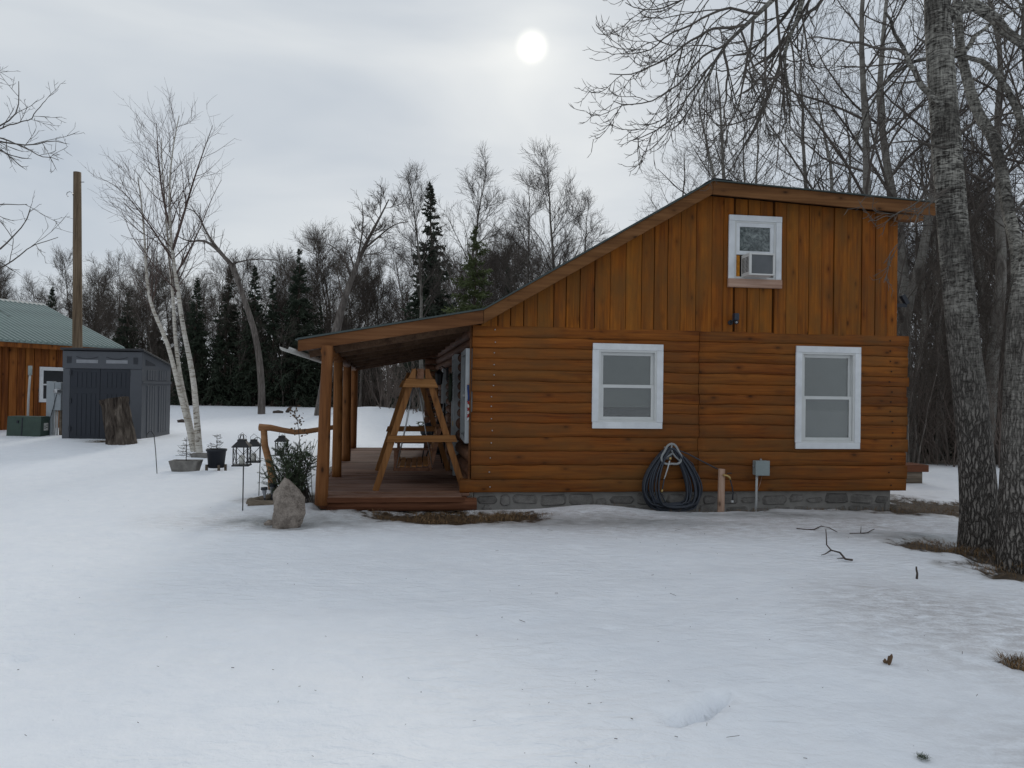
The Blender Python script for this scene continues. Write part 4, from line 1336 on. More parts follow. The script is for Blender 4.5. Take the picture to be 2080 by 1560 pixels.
p = hit(580, 1066)
tag(boulder('boulder', (p[0], p[1] + 0.12, gz(p[0], p[1]) + 0.23), 0.205, 0.20, 0.375, 31, 'rock', peak), 'upright grey boulder standing in melting snow before the porch', 'boulder')
p = hit(545, 1066)
tag(boulder('small_stone', (p[0], p[1], gz(p[0], p[1]) + 0.02), 0.07, 0.05, 0.04, 9, 'rock', None, 3), 'small flat stone leaning at the left foot of the boulder', 'stone')
p = at(617, 982, 10.0)
tag(boulder('garden_stone', (p[0], p[1], gz(p[0], p[1]) + 0.08), 0.10, 0.09, 0.09, 12, 'bark_stump', None, 3), 'dark garden stone under the spruce bush by the porch', 'stone')
p = at(674, 925, 12.2)
tag(boulder('pale_stone', (p[0], p[1], gz(p[0], p[1]) + 0.13), 0.10, 0.09, 0.20, 14, 'rock', peak, 3), 'pale upright stone seen between the first two porch posts', 'stone')


def needle_plant(name, base, stems, seed, n_tw, nl, mat_n, mat_s, parent):
    """stems: list of polylines (world). Twigs with needles spread along them."""
    rr = random.Random(seed)
    ms = MB(); V = []; F = []
    for st in stems:
        st = np.array(st, float)
        ms.tube(st, np.linspace(0.012, 0.005, len(st)), 6)
        for k in range(n_tw):
            u = rr.uniform(0.15, 1.0) * (len(st) - 1); i = min(int(u), len(st) - 2); f_ = u - i
            c = st[i] * (1 - f_) + st[i + 1] * f_
            tdir = st[i + 1] - st[i]; tdir /= np.linalg.norm(tdir)
            d = np.array([rr.gauss(0, 1), rr.gauss(0, 1), rr.gauss(0.1, 0.5)]); d = d / np.linalg.norm(d) + tdir * 0.7; d /= np.linalg.norm(d)
            L = rr.uniform(0.10, 0.24) * (1.15 - 0.5 * u / len(st))
            e = c + d * L + np.array((0, 0, -0.02 * rr.random()))
            ms.tube([c, e], [0.003, 0.0015], 4, False)
            for q in range(nl):
                w_ = rr.uniform(0.05, 1.0)
                b0 = c + (e - c) * w_
                nd = np.array([rr.gauss(0, 1), rr.gauss(0, 1), rr.gauss(0, 1)]); nd -= d * (nd @ d); nd /= np.linalg.norm(nd) + 1e-9
                nd = nd * 0.8 + d * 0.75; nd /= np.linalg.norm(nd)
                sd = np.cross(nd, (rr.random(), rr.random(), 1.0)); sd /= np.linalg.norm(sd)
                ln = rr.uniform(0.022, 0.038)
                k0 = len(V)
                V += [b0 - sd * 0.0030, b0 + sd * 0.0030, b0 + nd * ln]
                F.append((k0, k0 + 1, k0 + 2))
    link_mesh('needles', np_mesh('needles', V, F, False), mat_n, parent)
    ms.build('stems', mat_s, parent)


t = empty('spruce_bush')
tag(t, 'small bushy green spruce growing behind the boulder', 'bush')
bp = np.array(at(598, 985, 9.75)); bp[2] = gz(bp[0], bp[1])
rr = random.Random(3)
stems = []
for (ex_, ey_) in [(552, 948), (540, 966), (566, 918), (585, 905), (603, 908), (622, 912), (638, 925), (575, 935), (610, 930), (592, 925), (560, 962), (630, 940), (558, 985), (570, 910), (600, 935), (580, 955), (550, 935), (615, 920)]:
    e = np.array(at(ex_ + rr.uniform(-4, 4), ey_ + rr.uniform(-4, 4), 9.75 + rr.uniform(-0.28, 0.28)))
    mid = bp * 0.45 + e * 0.55 + np.array((0, 0, 0.05 if ey_ < 940 else -0.05))
    stems.append([bp + np.array((rr.uniform(-.04, .04), rr.uniform(-.04, .04), 0)), mid, e])
needle_plant('spruce_bush', bp, stems, 5, 30, 62, 'needle_bush', 'twig_dark', t)

# dry flower stalks beside it, with withered leaves
t = empty('dry_flower_stalks')
tag(t, 'bare brown flower stalks with withered leaves beside the porch post', 'dry plant')
ms = MB(); lv = MB()
rr = random.Random(21)
for k in range(22):
    b0 = np.array(at(606 + rr.uniform(-14, 34), 985, 9.95 + rr.uniform(-0.25, 0.25))); b0[2] = gz(b0[0], b0[1])
    tx, ty = rr.uniform(590, 645), rr.uniform(888, 945)
    e = np.array(at(tx, ty, 9.95 + rr.uniform(-0.3, 0.3)))
    mid = b0 * 0.5 + e * 0.5 + np.array((rr.uniform(-.03, .03), rr.uniform(-.03, .03), 0.02))
    ms.tube([b0, mid, e], [0.006, 0.004, 0.003], 5, False)
    for q in range(4):
        w_ = rr.uniform(0.4, 1.0); c = mid + (e - mid) * (w_ * 2 - 1 if w_ > 0.5 else 0) + np.array([rr.gauss(0, 0.015) for _ in range(3)])
        d = np.array([rr.gauss(0, 1), rr.gauss(0, 1), rr.gauss(-0.4, 0.6)]); d /= np.linalg.norm(d); s = np.cross(d, (0.2, 0.9, 0.3)); s /= np.linalg.norm(s)
        L = rr.uniform(0.02, 0.045)
        lv.add([c, c + d * L * 0.5 + s * L * 0.3, c + d * L, c + d * L * 0.5 - s * L * 0.3], [(0, 1, 2, 3)])
pts = [at(606, 870, 9.9), at(603, 850, 9.9), at(598, 838, 9.9), at(592, 832, 9.9)]
ms.tube([np.array(at(612, 985, 9.9)), np.array(at(609, 900, 9.9))] + [np.array(q) for q in pts], [0.006, 0.005, 0.005, 0.004, 0.004, 0.003], 5, False)
for k in range(46):
    c = np.array(pts[k % 4]) + np.array([rr.gauss(0.03, 0.05), rr.gauss(0, 0.04), rr.gauss(-0.03, 0.05)])
    d = np.array([rr.gauss(0, 1), rr.gauss(0, 1), rr.gauss(-0.5, 0.6)]); d /= np.linalg.norm(d); s = np.cross(d, (0.2, 0.9, 0.3)); s /= np.linalg.norm(s)
    L = rr.uniform(0.03, 0.06)
    lv.add([c, c + d * L * 0.5 + s * L * 0.3, c + d * L, c + d * L * 0.5 - s * L * 0.3], [(0, 1, 2, 3)])
ms.build('stalks', 'twig_dark', t); lv.build('leaves', 'dry_leaf', t)

# ------------------------------------------------------------------ lanterns on crooks, solar lights, empty crook


def lantern(base, label, s=1.0, rz=0.0):
    e = empty('hanging_lantern', base, rz)
    tag(e, label, 'lantern', 'black lanterns hanging by the bed')
    w_ = 0.088 * s; h_ = 0.24 * s
    B('tray', 'black_metal', e, (-w_ * 1.18, w_ * 1.18, -w_ * 1.18, w_ * 1.18, 0, 0.018 * s), bevel=0.002)
    for i in (-1, 1):
        for j in (-1, 1):
            MB().box(i * w_ - 0.006 * s, i * w_ + 0.006 * s, j * w_ - 0.006 * s, j * w_ + 0.006 * s, 0.018 * s, h_).build('corner_bar', 'black_metal', e)
    for a in range(4):
        m = MB()
        for s1, s2 in ((0, 1), (1, 0)):
            m.tube([(-w_ + 2 * w_ * 0.0, 0, 0.02 * s + (h_ - 0.03 * s) * s1), (0, -0.001, (h_ + 0.02 * s) / 2), (w_, 0, 0.02 * s + (h_ - 0.03 * s) * s2)], 0.0035 * s, 5)
        o = m.build('cross_bars', 'black_metal', e)
        o.matrix_local = Matrix.Rotation(a * math.pi / 2, 4, 'Z') @ Matrix.Translation((0, -w_, 0))
    m = MB()
    for k, (r_, z) in enumerate([(w_ * 1.25, h_), (w_ * 1.25, h_ + 0.012 * s), (w_ * 0.62, h_ + 0.075 * s), (w_ * 0.62, h_ + 0.098 * s), (w_ * 0.40, h_ + 0.102 * s), (0.0001, h_ + 0.108 * s)]):
        pass
    m.lathe([(w_ * 1.7, h_), (w_ * 1.7, h_ + 0.012 * s), (w_ * 0.80, h_ + 0.075 * s), (w_ * 0.80, h_ + 0.098 * s), (w_ * 0.55, h_ + 0.102 * s), (0.0001, h_ + 0.108 * s)], 4, (0, 0, 0), False)
    m.v = [(x * math.cos(math.pi / 4) - y * math.sin(math.pi / 4), x * math.sin(math.pi / 4) + y * math.cos(math.pi / 4), z) for x, y, z in m.v]
    m.build('cap', 'black_metal', e)
    MB().tube([(-w_ * 0.5, 0, h_ + 0.09 * s), (-w_ * 0.55, 0, h_ + 0.14 * s), (0, 0, h_ + 0.185 * s), (w_ * 0.55, 0, h_ + 0.14 * s), (w_ * 0.5, 0, h_ + 0.09 * s)], 0.003 * s, 5).build('bail', 'black_metal', e)
    MB().lathe([(0.0001, 0.02 * s), (0.036 * s, 0.02 * s), (0.036 * s, 0.13 * s), (0.0001, 0.128 * s)], 14).build('candle', 'candle', e)
    return e


def crook(pts, label, r_=0.006):
    o = MB().tube(pts, r_, 6).build('shepherd_crook', 'black_metal')
    tag(o, label, 'garden hook', 'iron crooks in the snow')
    return o


c = np.array(hit(493, 1034)); top = np.array(at(493, 884, c[1]))
crook([(c[0], c[1], c[2] - 0.2), (c[0], c[1], top[2] - 0.05), (c[0], c[1] - 0.03, top[2] + 0.01), (c[0], c[1] - 0.10, top[2] + 0.01), (c[0], c[1] - 0.14, top[2] - 0.04), (c[0], c[1] - 0.12, top[2] - 0.075)], 'near iron crook whose lantern hangs in front of its stem', 0.0075)
l1 = at(491, 946, c[1] - 0.12)
lantern(l1, 'nearest black lantern, hung before its crook stem', 1.0, 0.15)
b2 = at(526, 962, 10.3); b2 = np.array((b2[0], b2[1], gz(b2[0], b2[1]) - 0.2)); tp = np.array(at(530, 892, 10.3))
hk = np.array(at(515, 897, 10.3))
crook([b2, tuple(tp), tuple(at(526, 889, 10.3)), tuple(at(520, 889, 10.3)), tuple(at(515, 893, 10.3)), tuple(hk)], 'thin crook behind the nearest lantern, bent to the left')
lantern(at(515, 939, 10.3), 'second black lantern, partly behind the nearest one', 0.98, 0.3)
b3 = np.array(at(577, 975, 11.6)); b3[2] = gz(b3[0], b3[1]) - 0.1
crook([b3, tuple(at(577, 890, 11.6)), tuple(at(576, 884, 11.6)), tuple(at(573, 883, 11.6)), tuple(at(571, 888, 11.6))], 'crook half hidden behind the spruce bush')
lantern(at(572, 925, 11.6), 'black lantern half hidden behind the spruce bush', 0.95, 0.1)
c = np.array(hit(320, 963))
Yc = c[1]
crook([(c[0], c[1], c[2] - 0.1), tuple(at(316, 915, Yc)), tuple(at(313, 885, Yc)), tuple(at(309, 877, Yc)), tuple(at(303, 877, Yc)), tuple(at(298, 882, Yc)), tuple(at(298, 889, Yc))], 'empty iron crook standing alone left of the stone trough', 0.0065)


def solar(px, py, Y, label, tilt):
    b = np.array(at(px, py, Y)); b[2] = gz(b[0], b[1])
    e = empty('solar_light', b); e.rotation_euler = (0, tilt, 0)
    tag(e, label, 'garden light', 'solar stake lights')
    MB().tube([(0, 0, -0.1), (0, 0, 0.10)], 0.011, 8).build('stake', 'black_plastic', e)
    MB().lathe([(0.012, 0.10), (0.016, 0.12), (0.032, 0.20), (0.032, 0.205), (0.0001, 0.205)], 12).build('lens', 'shed_window', e)
    MB().lathe([(0.045, 0.206), (0.045, 0.24), (0.0001, 0.243)], 12).build('cap', 'black_plastic', e)


solar(538, 1022, 9.50, 'solar stake light in the bed, left of the boulder', -0.05)
solar(552, 1012, 9.80, 'second solar stake light, close behind the boulder', 0.02)

# ------------------------------------------------------------------ planters
c = np.array(hit(371, 957))
t = empty('stone_trough', (c[0], c[1] + 0.12, c[2] - 0.03), rad(6)); tag(t, 'weathered concrete trough planter holding a bare larch seedling', 'planter')


def trough(e, w0, w1, d0, d1, h, th, mat):
    m = MB()
    o = [(-w0, -d0, 0), (w0, -d0, 0), (w0, d0, 0), (-w0, d0, 0), (-w1, -d1, h), (w1, -d1, h), (w1, d1, h), (-w1, d1, h)]
    i = [(-w1 + th, -d1 + th, h), (w1 - th, -d1 + th, h), (w1 - th, d1 - th, h), (-w1 + th, d1 - th, h), (-w0 + th, -d0 + th, h * .75), (w0 - th, -d0 + th, h * .75), (w0 - th, d0 - th, h * .75), (-w0 + th, d0 - th, h * .75)]
    m.add(o + i, [(0, 3, 2, 1), (0, 1, 5, 4), (1, 2, 6, 5), (2, 3, 7, 6), (3, 0, 4, 7), (4, 5, 9, 8), (5, 6, 10, 9), (6, 7, 11, 10), (7, 4, 8, 11), (8, 9, 13, 12), (9, 10, 14, 13), (10, 11, 15, 14), (11, 8, 12, 15)])
    m.build('trough', mat, e, bevel=0.012)
    B('soil', 'soil', e, (-w0 + th + .002, w0 - th - .002, -d0 + th + .002, d0 - th - .002, h * .72, h * .82))


trough(t, 0.195, 0.25, 0.12, 0.15, 0.21, 0.03, 'concrete_old')


def seedling(loc, h, label, seed):
    e = empty('larch_seedling', loc); tag(e, label, 'seedling', 'bare larch seedlings')
    rr = random.Random(seed)
    MB().tube([(0, 0, 0), (0.008, 0, h * 0.5), (0.0, 0.01, h)], [0.008, 0.006, 0.002], 6).build('stem', 'twig_dark', e)
    m = MB()
    for k in range(26):
        z = h * rr.uniform(0.12, 0.93); a = rr.uniform(0, 6.28); L = (h - z) * 0.42 + 0.05
        p0 = np.array((0, 0, z)); p1 = p0 + np.array((math.cos(a) * L * .6, math.sin(a) * L * .6, L * rr.uniform(-.15, .12))); p2 = p0 + np.array((math.cos(a) * L, math.sin(a) * L, L * rr.uniform(-.05, .4)))
        m.tube([p0, p1, p2], [0.0035, 0.003, 0.002], 4, False)
        for q in range(3):
            u = rr.uniform(.3, .9); s0 = p0 + (p2 - p0) * u
            m.tube([s0, s0 + np.array((rr.gauss(0, .03), rr.gauss(0, .03), rr.gauss(.01, .02)))], 0.002, 3, False)
    m.build('twigs', 'twig_dark', e)


seedling((c[0], c[1] + 0.12, c[2] + 0.12), 0.47, 'bare little larch growing in the concrete trough', 2)
c = np.array(hit(432, 955))
t = empty('nursery_pot', (c[0], c[1] + 0.15, c[2] + 0.03)); tag(t, 'large black plastic plant pot on wooden blocks in the snow', 'plant pot')
MB().lathe([(0.0001, 0), (0.135, 0), (0.165, 0.30), (0.178, 0.30), (0.18, 0.335), (0.168, 0.335), (0.162, 0.30), (0.0001, 0.29)], 24).build('pot', 'black_plastic', t)
for k, (x_, y_) in enumerate(((-0.14, -0.08), (0.10, -0.13), (0.16, 0.02))):
    B('block', 'grey_wood', t, (x_ - 0.018, x_ + 0.018, y_ - 0.02, y_ + 0.02, -0.06, 0.06), bevel=0.003)
seedling((c[0], c[1] + 0.15, c[2] + 0.30), 0.34, 'bare little larch growing in the black pot', 6)
c = np.array(hit(403, 930))
t = empty('small_trough', (c[0], c[1] + 0.1, c[2] - 0.02)); tag(t, 'small low concrete planter half behind the black pot', 'planter')
trough(t, 0.14, 0.17, 0.10, 0.12, 0.10, 0.025, 'concrete_old')

# ------------------------------------------------------------------ stump, shed, utilities, pole, garage
c = np.array(hit(236, 905))
t = empty('tree_stump', (c[0], c[1] + 0.25, c[2] - 0.1)); tag(t, 'tall rough barked tree stump before the dark shed', 'stump')


def stump_r(a, z):
    return (0.225 + 0.085 * math.exp(-z * 5) + 0.022 * abs(math.sin(a * 9 + z * 2 + nz(a, z, 1))) + 0.024 * abs(math.sin(a * 14 - z * 3 + 2 * nz(a, z * 2, 4))) + 0.03 * nz(math.cos(a) * 2, math.sin(a) * 2, z * 1.5)) * (1.0 + 0.08 * (z > 1.02))


m = MB()
NA = 96
m.grid(lambda u, v: (stump_r(2 * math.pi * u, v * 1.12) * math.cos(2 * math.pi * u) - 0.20 * v, stump_r(2 * math.pi * u, v * 1.12) * math.sin(2 * math.pi * u), v * (1.10 + 0.05 * math.cos(2 * math.pi * u))), NA, 16)
m.build('bark', 'bark_stump', t)
m = MB()
ringp = [(stump_r(a, 1.12) * 0.97 * math.cos(a) - 0.20, stump_r(a, 1.12) * 0.97 * math.sin(a), 1.10 + 0.05 * math.cos(a)) for a in np.linspace(0, 2 * math.pi, 29)[:-1]]
m.add(ringp, [tuple(range(28))]); m.build('cut_top', 'sill_wood', t)
m = MB()
rs_ = [(stump_r(a, 1.12) * 0.9 * math.cos(a) - 0.13, stump_r(a, 1.12) * 0.9 * math.sin(a), 1.105 + 0.05 * math.cos(a)) for a in np.linspace(0, 2 * math.pi, 29)[:-1]]
rt_ = [(x * 0.8 - 0.026, y * 0.8, z + 0.035) for x, y, z in rs_]
m.add(rs_ + rt_, [(k, (k + 1) % 28, 28 + (k + 1) % 28, 28 + k) for k in range(28)] + [tuple(range(28, 56))], True)
pass

# shed
YS = 16.4
fl = np.array(at(126, 893, YS)); fr = np.array(at(279, 896, YS - 0.05))
SY = rad(5.5)
SW = 1.75; SD = 1.75; HF = 2.10; HB = 1.78
g0 = fl[2]
shed = empty('resin_shed', (fl[0], fl[1], g0), SY)
tag(shed, 'blue grey plastic garden shed with dark double doors', 'shed')
B('floor_frame', 'pale_wood', shed, (-0.02, SW + 0.02, 0.03, SD, -0.12, 0.0))
m = MB()
m.prism([(0.06, 0.0), (SD, 0.0), (SD, HB), (0.06, HF - 0.02)], 0.0, 0.05, 'x'); m.build('side_panel', 'shed_wall', shed)
rsid = MB().prism([(0.06, 0.0), (SD, 0.0), (SD, HB), (0.06, HF - 0.02)], SW - 0.05, SW, 'x').build('side_panel', 'shed_wall', shed)
for yy in (0.12, 0.62, 0.66, 1.22, 1.28):
    pass
for (ya, yb) in ((0.30, 0.88), (1.00, 1.58)):      # raised fields with grooves on the side wall
    for (za, zb) in ((0.12, 1.28), (1.42, 1.66)):
        n = 4
        for k in range(n):
            a = ya + (yb - ya) * k / n; b_ = ya + (yb - ya) * (k + 1) / n - 0.022
            MB().prism([(a, za), (b_, za), (b_, zb), (a, zb)], SW - 0.001, SW + 0.012, 'x').build('slat', 'shed_wall', rsid, bevel=0.004)
MB().prism([(0.02, 1.335), (SD, 1.335), (SD, 1.385), (0.02, 1.385)], SW - 0.001, SW + 0.022, 'x').build('band', 'shed_wall', rsid)
MB().prism([(0.20, 1.76), (0.75, 1.76), (0.75, 1.80), (0.20, 1.90)], SW - 0.001, SW + 0.006, 'x').build('vent', 'black_plastic', rsid)
B('back_panel', 'shed_wall', shed, (0.05, SW - 0.05, SD - 0.05, SD, 0, HB - 0.02))
B('corner_post', 'shed_wall', shed, (0.0, 0.16, -0.02, 0.06, 0, 1.66), bevel=0.01)
B('corner_post', 'shed_wall', shed, (SW - 0.26, SW + 0.01, -0.02, 0.06, 0, 1.66), bevel=0.01)
B('header', 'shed_wall', shed, (-0.01, SW + 0.012, -0.03, 0.06, 1.662, 2.07), bevel=0.01)
for x0_, x1_ in ((0.30, 0.78), (0.96, 1.44)):
    B('light_window', 'shed_window', shed, (x0_, x1_, -0.036, -0.029, 1.79, 1.87))
    m = MB().grid(lambda u, v: (x0_ + (x1_ - x0_) * u, -0.040, 1.93 - 0.05 * math.sin(math.pi * u) + 0.016 * v), 10, 1)
    m.build('arch_bead', 'black_plastic', shed)
for x0_ in (0.09, 1.57):
    m = MB()
    for k in range(5): m.box(x0_ + k * 0.022, x0_ + 0.012 + k * 0.022, -0.035, -0.0295, 1.78, 1.94)
    tag(m.build('vent_slots', 'black_plastic', shed), kind='stuff')
for k in range(2):
    x0_ = 0.165 + k * 0.665; x1_ = x0_ + 0.655
    d = B('door', 'shed_door', shed, (x0_, x1_, -0.012, 0.03, 0.03, 1.655))
    for (za, zb, n) in ((0.10, 1.08, 5), (1.22, 1.58, 5)):
        for q in range(n):
            a = x0_ + 0.07 + (x1_ - x0_ - 0.14) * q / n; b_ = a + (x1_ - x0_ - 0.14) / n - 0.016
            B('slat', 'shed_door', d, (a, b_, -0.021, -0.011, za, zb), bevel=0.004)
    hxp = x0_ + 0.01 if k == 0 else x1_ - 0.01
    for z_ in (0.2, 0.85, 1.5):
        B('hinge', 'black_plastic', d, (hxp - 0.02, hxp + 0.02, -0.035, -0.013, z_, z_ + 0.12))
MB().prism([(-0.09, HF - 0.005), (SD + 0.08, HB - 0.015), (SD + 0.08, HB + 0.03), (-0.09, HF + 0.045)], -0.04, SW + 0.06, 'x').build('roof', 'shed_roof', shed, bevel=0.01)

# transformer
c = np.array(at(44, 892, 16.9))
t = empty('transformer_box', (c[0], c[1], gz(c[0], c[1]) - 0.03), rad(-4)); tag(t, 'low dark green utility transformer box in the snow', 'transformer')
zt = at(60, 846, 16.9)[2] - (gz(c[0], c[1]) - 0.03)
MB().prism([(0.0, 0.0), (0.42, 0.0), (0.42, zt - 0.05), (0.36, zt), (0.03, zt)], -0.40, 0.46, 'x').build('body', 'transformer_green', t, bevel=0.012)
m = MB().prism([(-0.006, 0.03), (0.0, 0.03), (0.026, zt - 0.03), (0.020, zt - 0.03)], -0.02, 0.005, 'x'); m.build('seam', 'black_plastic', t)
B('label_plate', 'sticker_white', t, (0.4605, 0.464, 0.12, 0.26, zt - 0.34, zt - 0.16))
m = MB()
for k, (a, b_, h_) in enumerate(((0.135, 0.18, 0.03), (0.135, 0.17, 0.075), (0.20, 0.245, 0.10), (0.19, 0.24, 0.045))):
    m.box(0.4645, 0.4660, a, b_, zt - 0.32 + h_, zt - 0.32 + h_ + 0.02)
m.build('label_print', 'black_plastic', t)
B('latch', 'black_plastic', t, (-0.13, -0.09, -0.012, 0.01, zt - 0.16, zt - 0.10))

# meter pedestal
c = np.array(at(100, 890, 17.2)); gb = gz(c[0], c[1])
t = empty('meter_pedestal', (c[0], c[1], gb)); tag(t, 'grey electric meter pedestal beside the dark shed', 'utility box')
z0_ = at(100, 833, 17.2)[2] - gb; z1_ = at(100, 776, 17.2)[2] - gb
B('tall_panel', 'utility_grey', t, (-0.08, 0.06, -0.02, 0.14, -0.1, z1_ + 0.02), bevel=0.006)
B('cabinet', 'utility_grey', t, (0.063, 0.30, -0.06, 0.14, z0_, z1_), bevel=0.008)
B('cabinet_seam', 'black_plastic', t, (0.142, 0.147, -0.064, -0.059, z0_ + 0.02, z1_ - 0.02))
o = MB().lathe([(0.075, 0), (0.075, 0.02), (0.062, 0.03), (0.058, 0.10), (0.04, 0.12), (0.0001, 0.122)], 16).build('meter', 'steel', t)
o.matrix_local = Matrix.Translation((0.24, -0.06, z1_ - 0.22)) @ Matrix.Rotation(rad(90), 4, 'X')
for x_ in (0.11, 0.17):
    MB().tube([(x_, 0.03, -0.15), (x_, 0.03, z0_ + 0.01)], 0.022, 8).build('riser_pipe', 'pvc_grey', t)
B('post', 'grey_wood', t, (0.20, 0.25, 0.05, 0.10, -0.15, z0_ + 0.2))
MB().tube([(0.20, -0.07, z1_ - 0.30), (0.14, -0.08, z0_ + 0.08), (0.04, -0.06, z0_ - 0.25), (0.02, -0.04, 0.0)], 0.007, 6).build('cable', 'black_plastic', t)
# slim riser
c = np.array(at(56, 850, 17.6)); gb = gz(c[0], c[1])
t = empty('vent_riser', (c[0], c[1], gb)); tag(t, 'slim pale pipe with grey cap standing behind the transformer box', 'pipe')
zt = at(58, 762, 17.6)[2] - gb; zc = at(59, 743, 17.6)[2] - gb
MB().tube([(0.0, 0, -0.1), (0.01, 0, zt * 0.6), (0.04, 0, zt + 0.03)], 0.026, 10).build('pipe', 'pvc_grey', t)
MB().lathe([(0.040, zt), (0.045, zt + 0.02), (0.045, zc), (0.0001, zc + 0.005)], 10, (0.04, 0, 0)).build('cap', 'box_grey', t)

# bare pole with hook
c = np.array(at(161, 700, 19.4)); gb = gz(c[0], c[1])
t = empty('utility_pole', (c[0], c[1], gb)); tag(t, 'tall bare wooden pole behind the shed with a hook near its top', 'pole')
zt = at(157, 350, 19.4)[2] - gb; xo = at(157, 350, 19.4)[0] - c[0]
MB().tube([(xo * u, 0, -0.2 + (zt + 0.2) * u) for u in np.linspace(0, 1, 12)], np.linspace(0.135, 0.098, 12), 14, jitter=0.015).build('shaft', 'pole_wood', t)
zh = at(150, 395, 19.4)[2] - gb
MB().tube([(xo - 0.08, -0.02, zh - 0.05), (xo - 0.11, -0.03, zh + 0.04), (xo - 0.18, -0.03, zh + 0.07), (xo - 0.25, -0.03, zh + 0.04), (xo - 0.265, -0.03, zh - 0.02), (xo - 0.22, -0.03, zh - 0.07)], 0.011, 6).build('hook', 'steel', t)
zb = at(166, 370, 19.4)[2] - gb
MB().tube([(xo, 0, zb), (xo + 0.2, -0.01, zb)], 0.010, 6).build('bolt', 'black_metal', t)

# garage
ga = rad(67)
gc = np.array(at(255, 708, 22.0))
gar = empty('garage', (gc[0], gc[1], gz(gc[0], gc[1])), ga)
tag(gar, 'brown board garage with green ribbed metal roof, behind the transformer', 'garage')
ze = gc[2] - gar.location.z       # eave height
LG, DP, RS = 11.0, 3.95, 1.50     # length (towards -x), half depth, rise
gw = B('front_wall', 'dark_gap', gar, (-LG, -0.32, 0.33, 0.40, -0.1, ze + 0.1))
x = -0.33
rr = random.Random(6)
GWIN = [(-2.42, -1.72, 0.80, 1.68), (-4.75, -4.05, 0.80, 1.68)]
while x > -7.2:
    w_ = rr.uniform(0.17, 0.24)
    x0_, x1_ = x - w_ + 0.02, x
    segs = [(-0.02, ze + 0.08)]
    for (wa, wb, za, zb) in GWIN:
        if x1_ > wa and x0_ < wb: segs = [(-0.02, za), (zb, ze + 0.08)]
    for za, zb in segs:
        MB().box(x0_, x1_, 0.285 - rr.choice([0, 0.015]), 0.329, za, zb).build('board', 'garage_board', gw, bevel=0.004)
    x -= w_
B('end_wall', 'garage_board', gar, (-0.40, -0.32, 0.40, 2 * DP - 0.3, -0.1, ze + 0.1))
MB().prism([(0.40, ze + 0.1), (2 * DP - 0.4, ze + 0.1), (DP, ze + RS - 0.1)], -0.40, -0.33, 'x').build('gable_end', 'garage_board', gar)
B('back_wall', 'garage_board', gar, (-LG, -0.42, 2 * DP - 0.38, 2 * DP - 0.3, -0.1, ze + 0.1))
for (wa, wb, za, zb) in GWIN:
    w_ = empty('window', parent=gar)
    m = MB(); frame(m, wa - 0.06, wb + 0.06, za - 0.06, zb + 0.06, 0.10, 0.235, 0.27); m.build('frame', 'white_paint', w_, bevel=0.003)
    B('pane', 'shade_interior', w_, (wa, wb, 0.275, 0.282, za, zb))
    B('sash_bar', 'white_paint', w_, (wa + 0.04, wb - 0.04, 0.262, 0.274, (za + zb) / 2 - 0.02, (za + zb) / 2 + 0.02))
groof = empty('roof', parent=gar)
for s_ in (0, 1):
    y_e, y_r = (0.0, DP) if s_ == 0 else (2 * DP, DP)
    m = MB().add([(-LG, y_e, ze), (0, y_e, ze), (0, y_r, ze + RS), (-LG, y_r, ze + RS), (-LG, y_e, ze - 0.03), (0, y_e, ze - 0.03), (0, y_r, ze + RS - 0.03), (-LG, y_r, ze + RS - 0.03)], [(0, 1, 2, 3), (7, 6, 5, 4), (0, 4, 5, 1), (1, 5, 6, 2), (2, 6, 7, 3), (3, 7, 4, 0)])
    sheet = m.build('roof_sheet', 'green_metal', groof)
    if s_ == 0:
        k = 0
        x = -0.06
        rib = None
        while x > -9.0:
            rb = MB()
            if rib is None:
                rb.prism([(-0.036, 0.0), (0.036, 0.0), (0.020, 0.042), (-0.020, 0.042)], 0.0, 1.0, 'y')
                rib = rb.mesh('rib', 'green_metal')
            o = link_mesh('rib', rib, None, sheet)
            L_ = math.hypot(DP, RS)
            o.matrix_local = Matrix.Translation((x, 0.01, ze + 0.001)) @ Matrix.Rotation(math.atan2(RS, DP), 4, 'X') @ Matrix.Diagonal((1, L_ - 0.02, 1, 1))
            x -= 0.15
MB().prism([(DP - 0.16, ze + RS - 0.03), (DP, ze + RS + 0.045), (DP + 0.16, ze + RS - 0.03), (DP, ze + RS + 0.03)], -LG, 0.02, 'x').build('ridge_cap', 'gutter_metal', groof)
B('fascia', 'garage_board', gar, (-LG, -0.02, 0.02, 0.05, ze - 0.16, ze - 0.035))

# planter box at the far corner of the cabin
c = np.array(on_ground(1850, 985)); c = np.array(at(1849, 985, 13.0))
t = empty('wooden_planter', (c[0], c[1], -0.02), YAW); tag(t, 'dark wooden planter box behind the right cabin corner', 'planter')
zt = at(1849, 940, 13.0)[2]
B('stand', 'grey_wood', t, (-0.30, 0.13, -0.15, 0.2, -0.1, zt - 0.13), bevel=0.01)
B('tray', 'rim_wood', t, (-0.36, 0.22, -0.2, 0.26, zt - 0.128, zt), bevel=0.012)

# ------------------------------------------------------------------ sticks and scraps on the snow


def stick(pxs, label, r_=0.010, sub=(), up=0.012):
    m = MB()
    P = []
    for (px, py, lift) in pxs:
        p = np.array(hit(px, py)); p[2] += up + lift
        P.append(p)
    m.tube(P, np.linspace(r_, r_ * 0.45, len(P)), 6, jitter=0.12)
    for br in sub:
        Q_ = []
        for (px, py, lift) in br:
            p = np.array(hit(px, py)); p[2] += up + lift; Q_.append(p)
        m.tube(Q_, np.linspace(r_ * 0.7, r_ * 0.3, len(Q_)), 5, jitter=0.1)
    o = m.build('fallen_stick', 'stick_bark')
    return tag(o, label, 'stick', 'broken twigs lying on the snow')


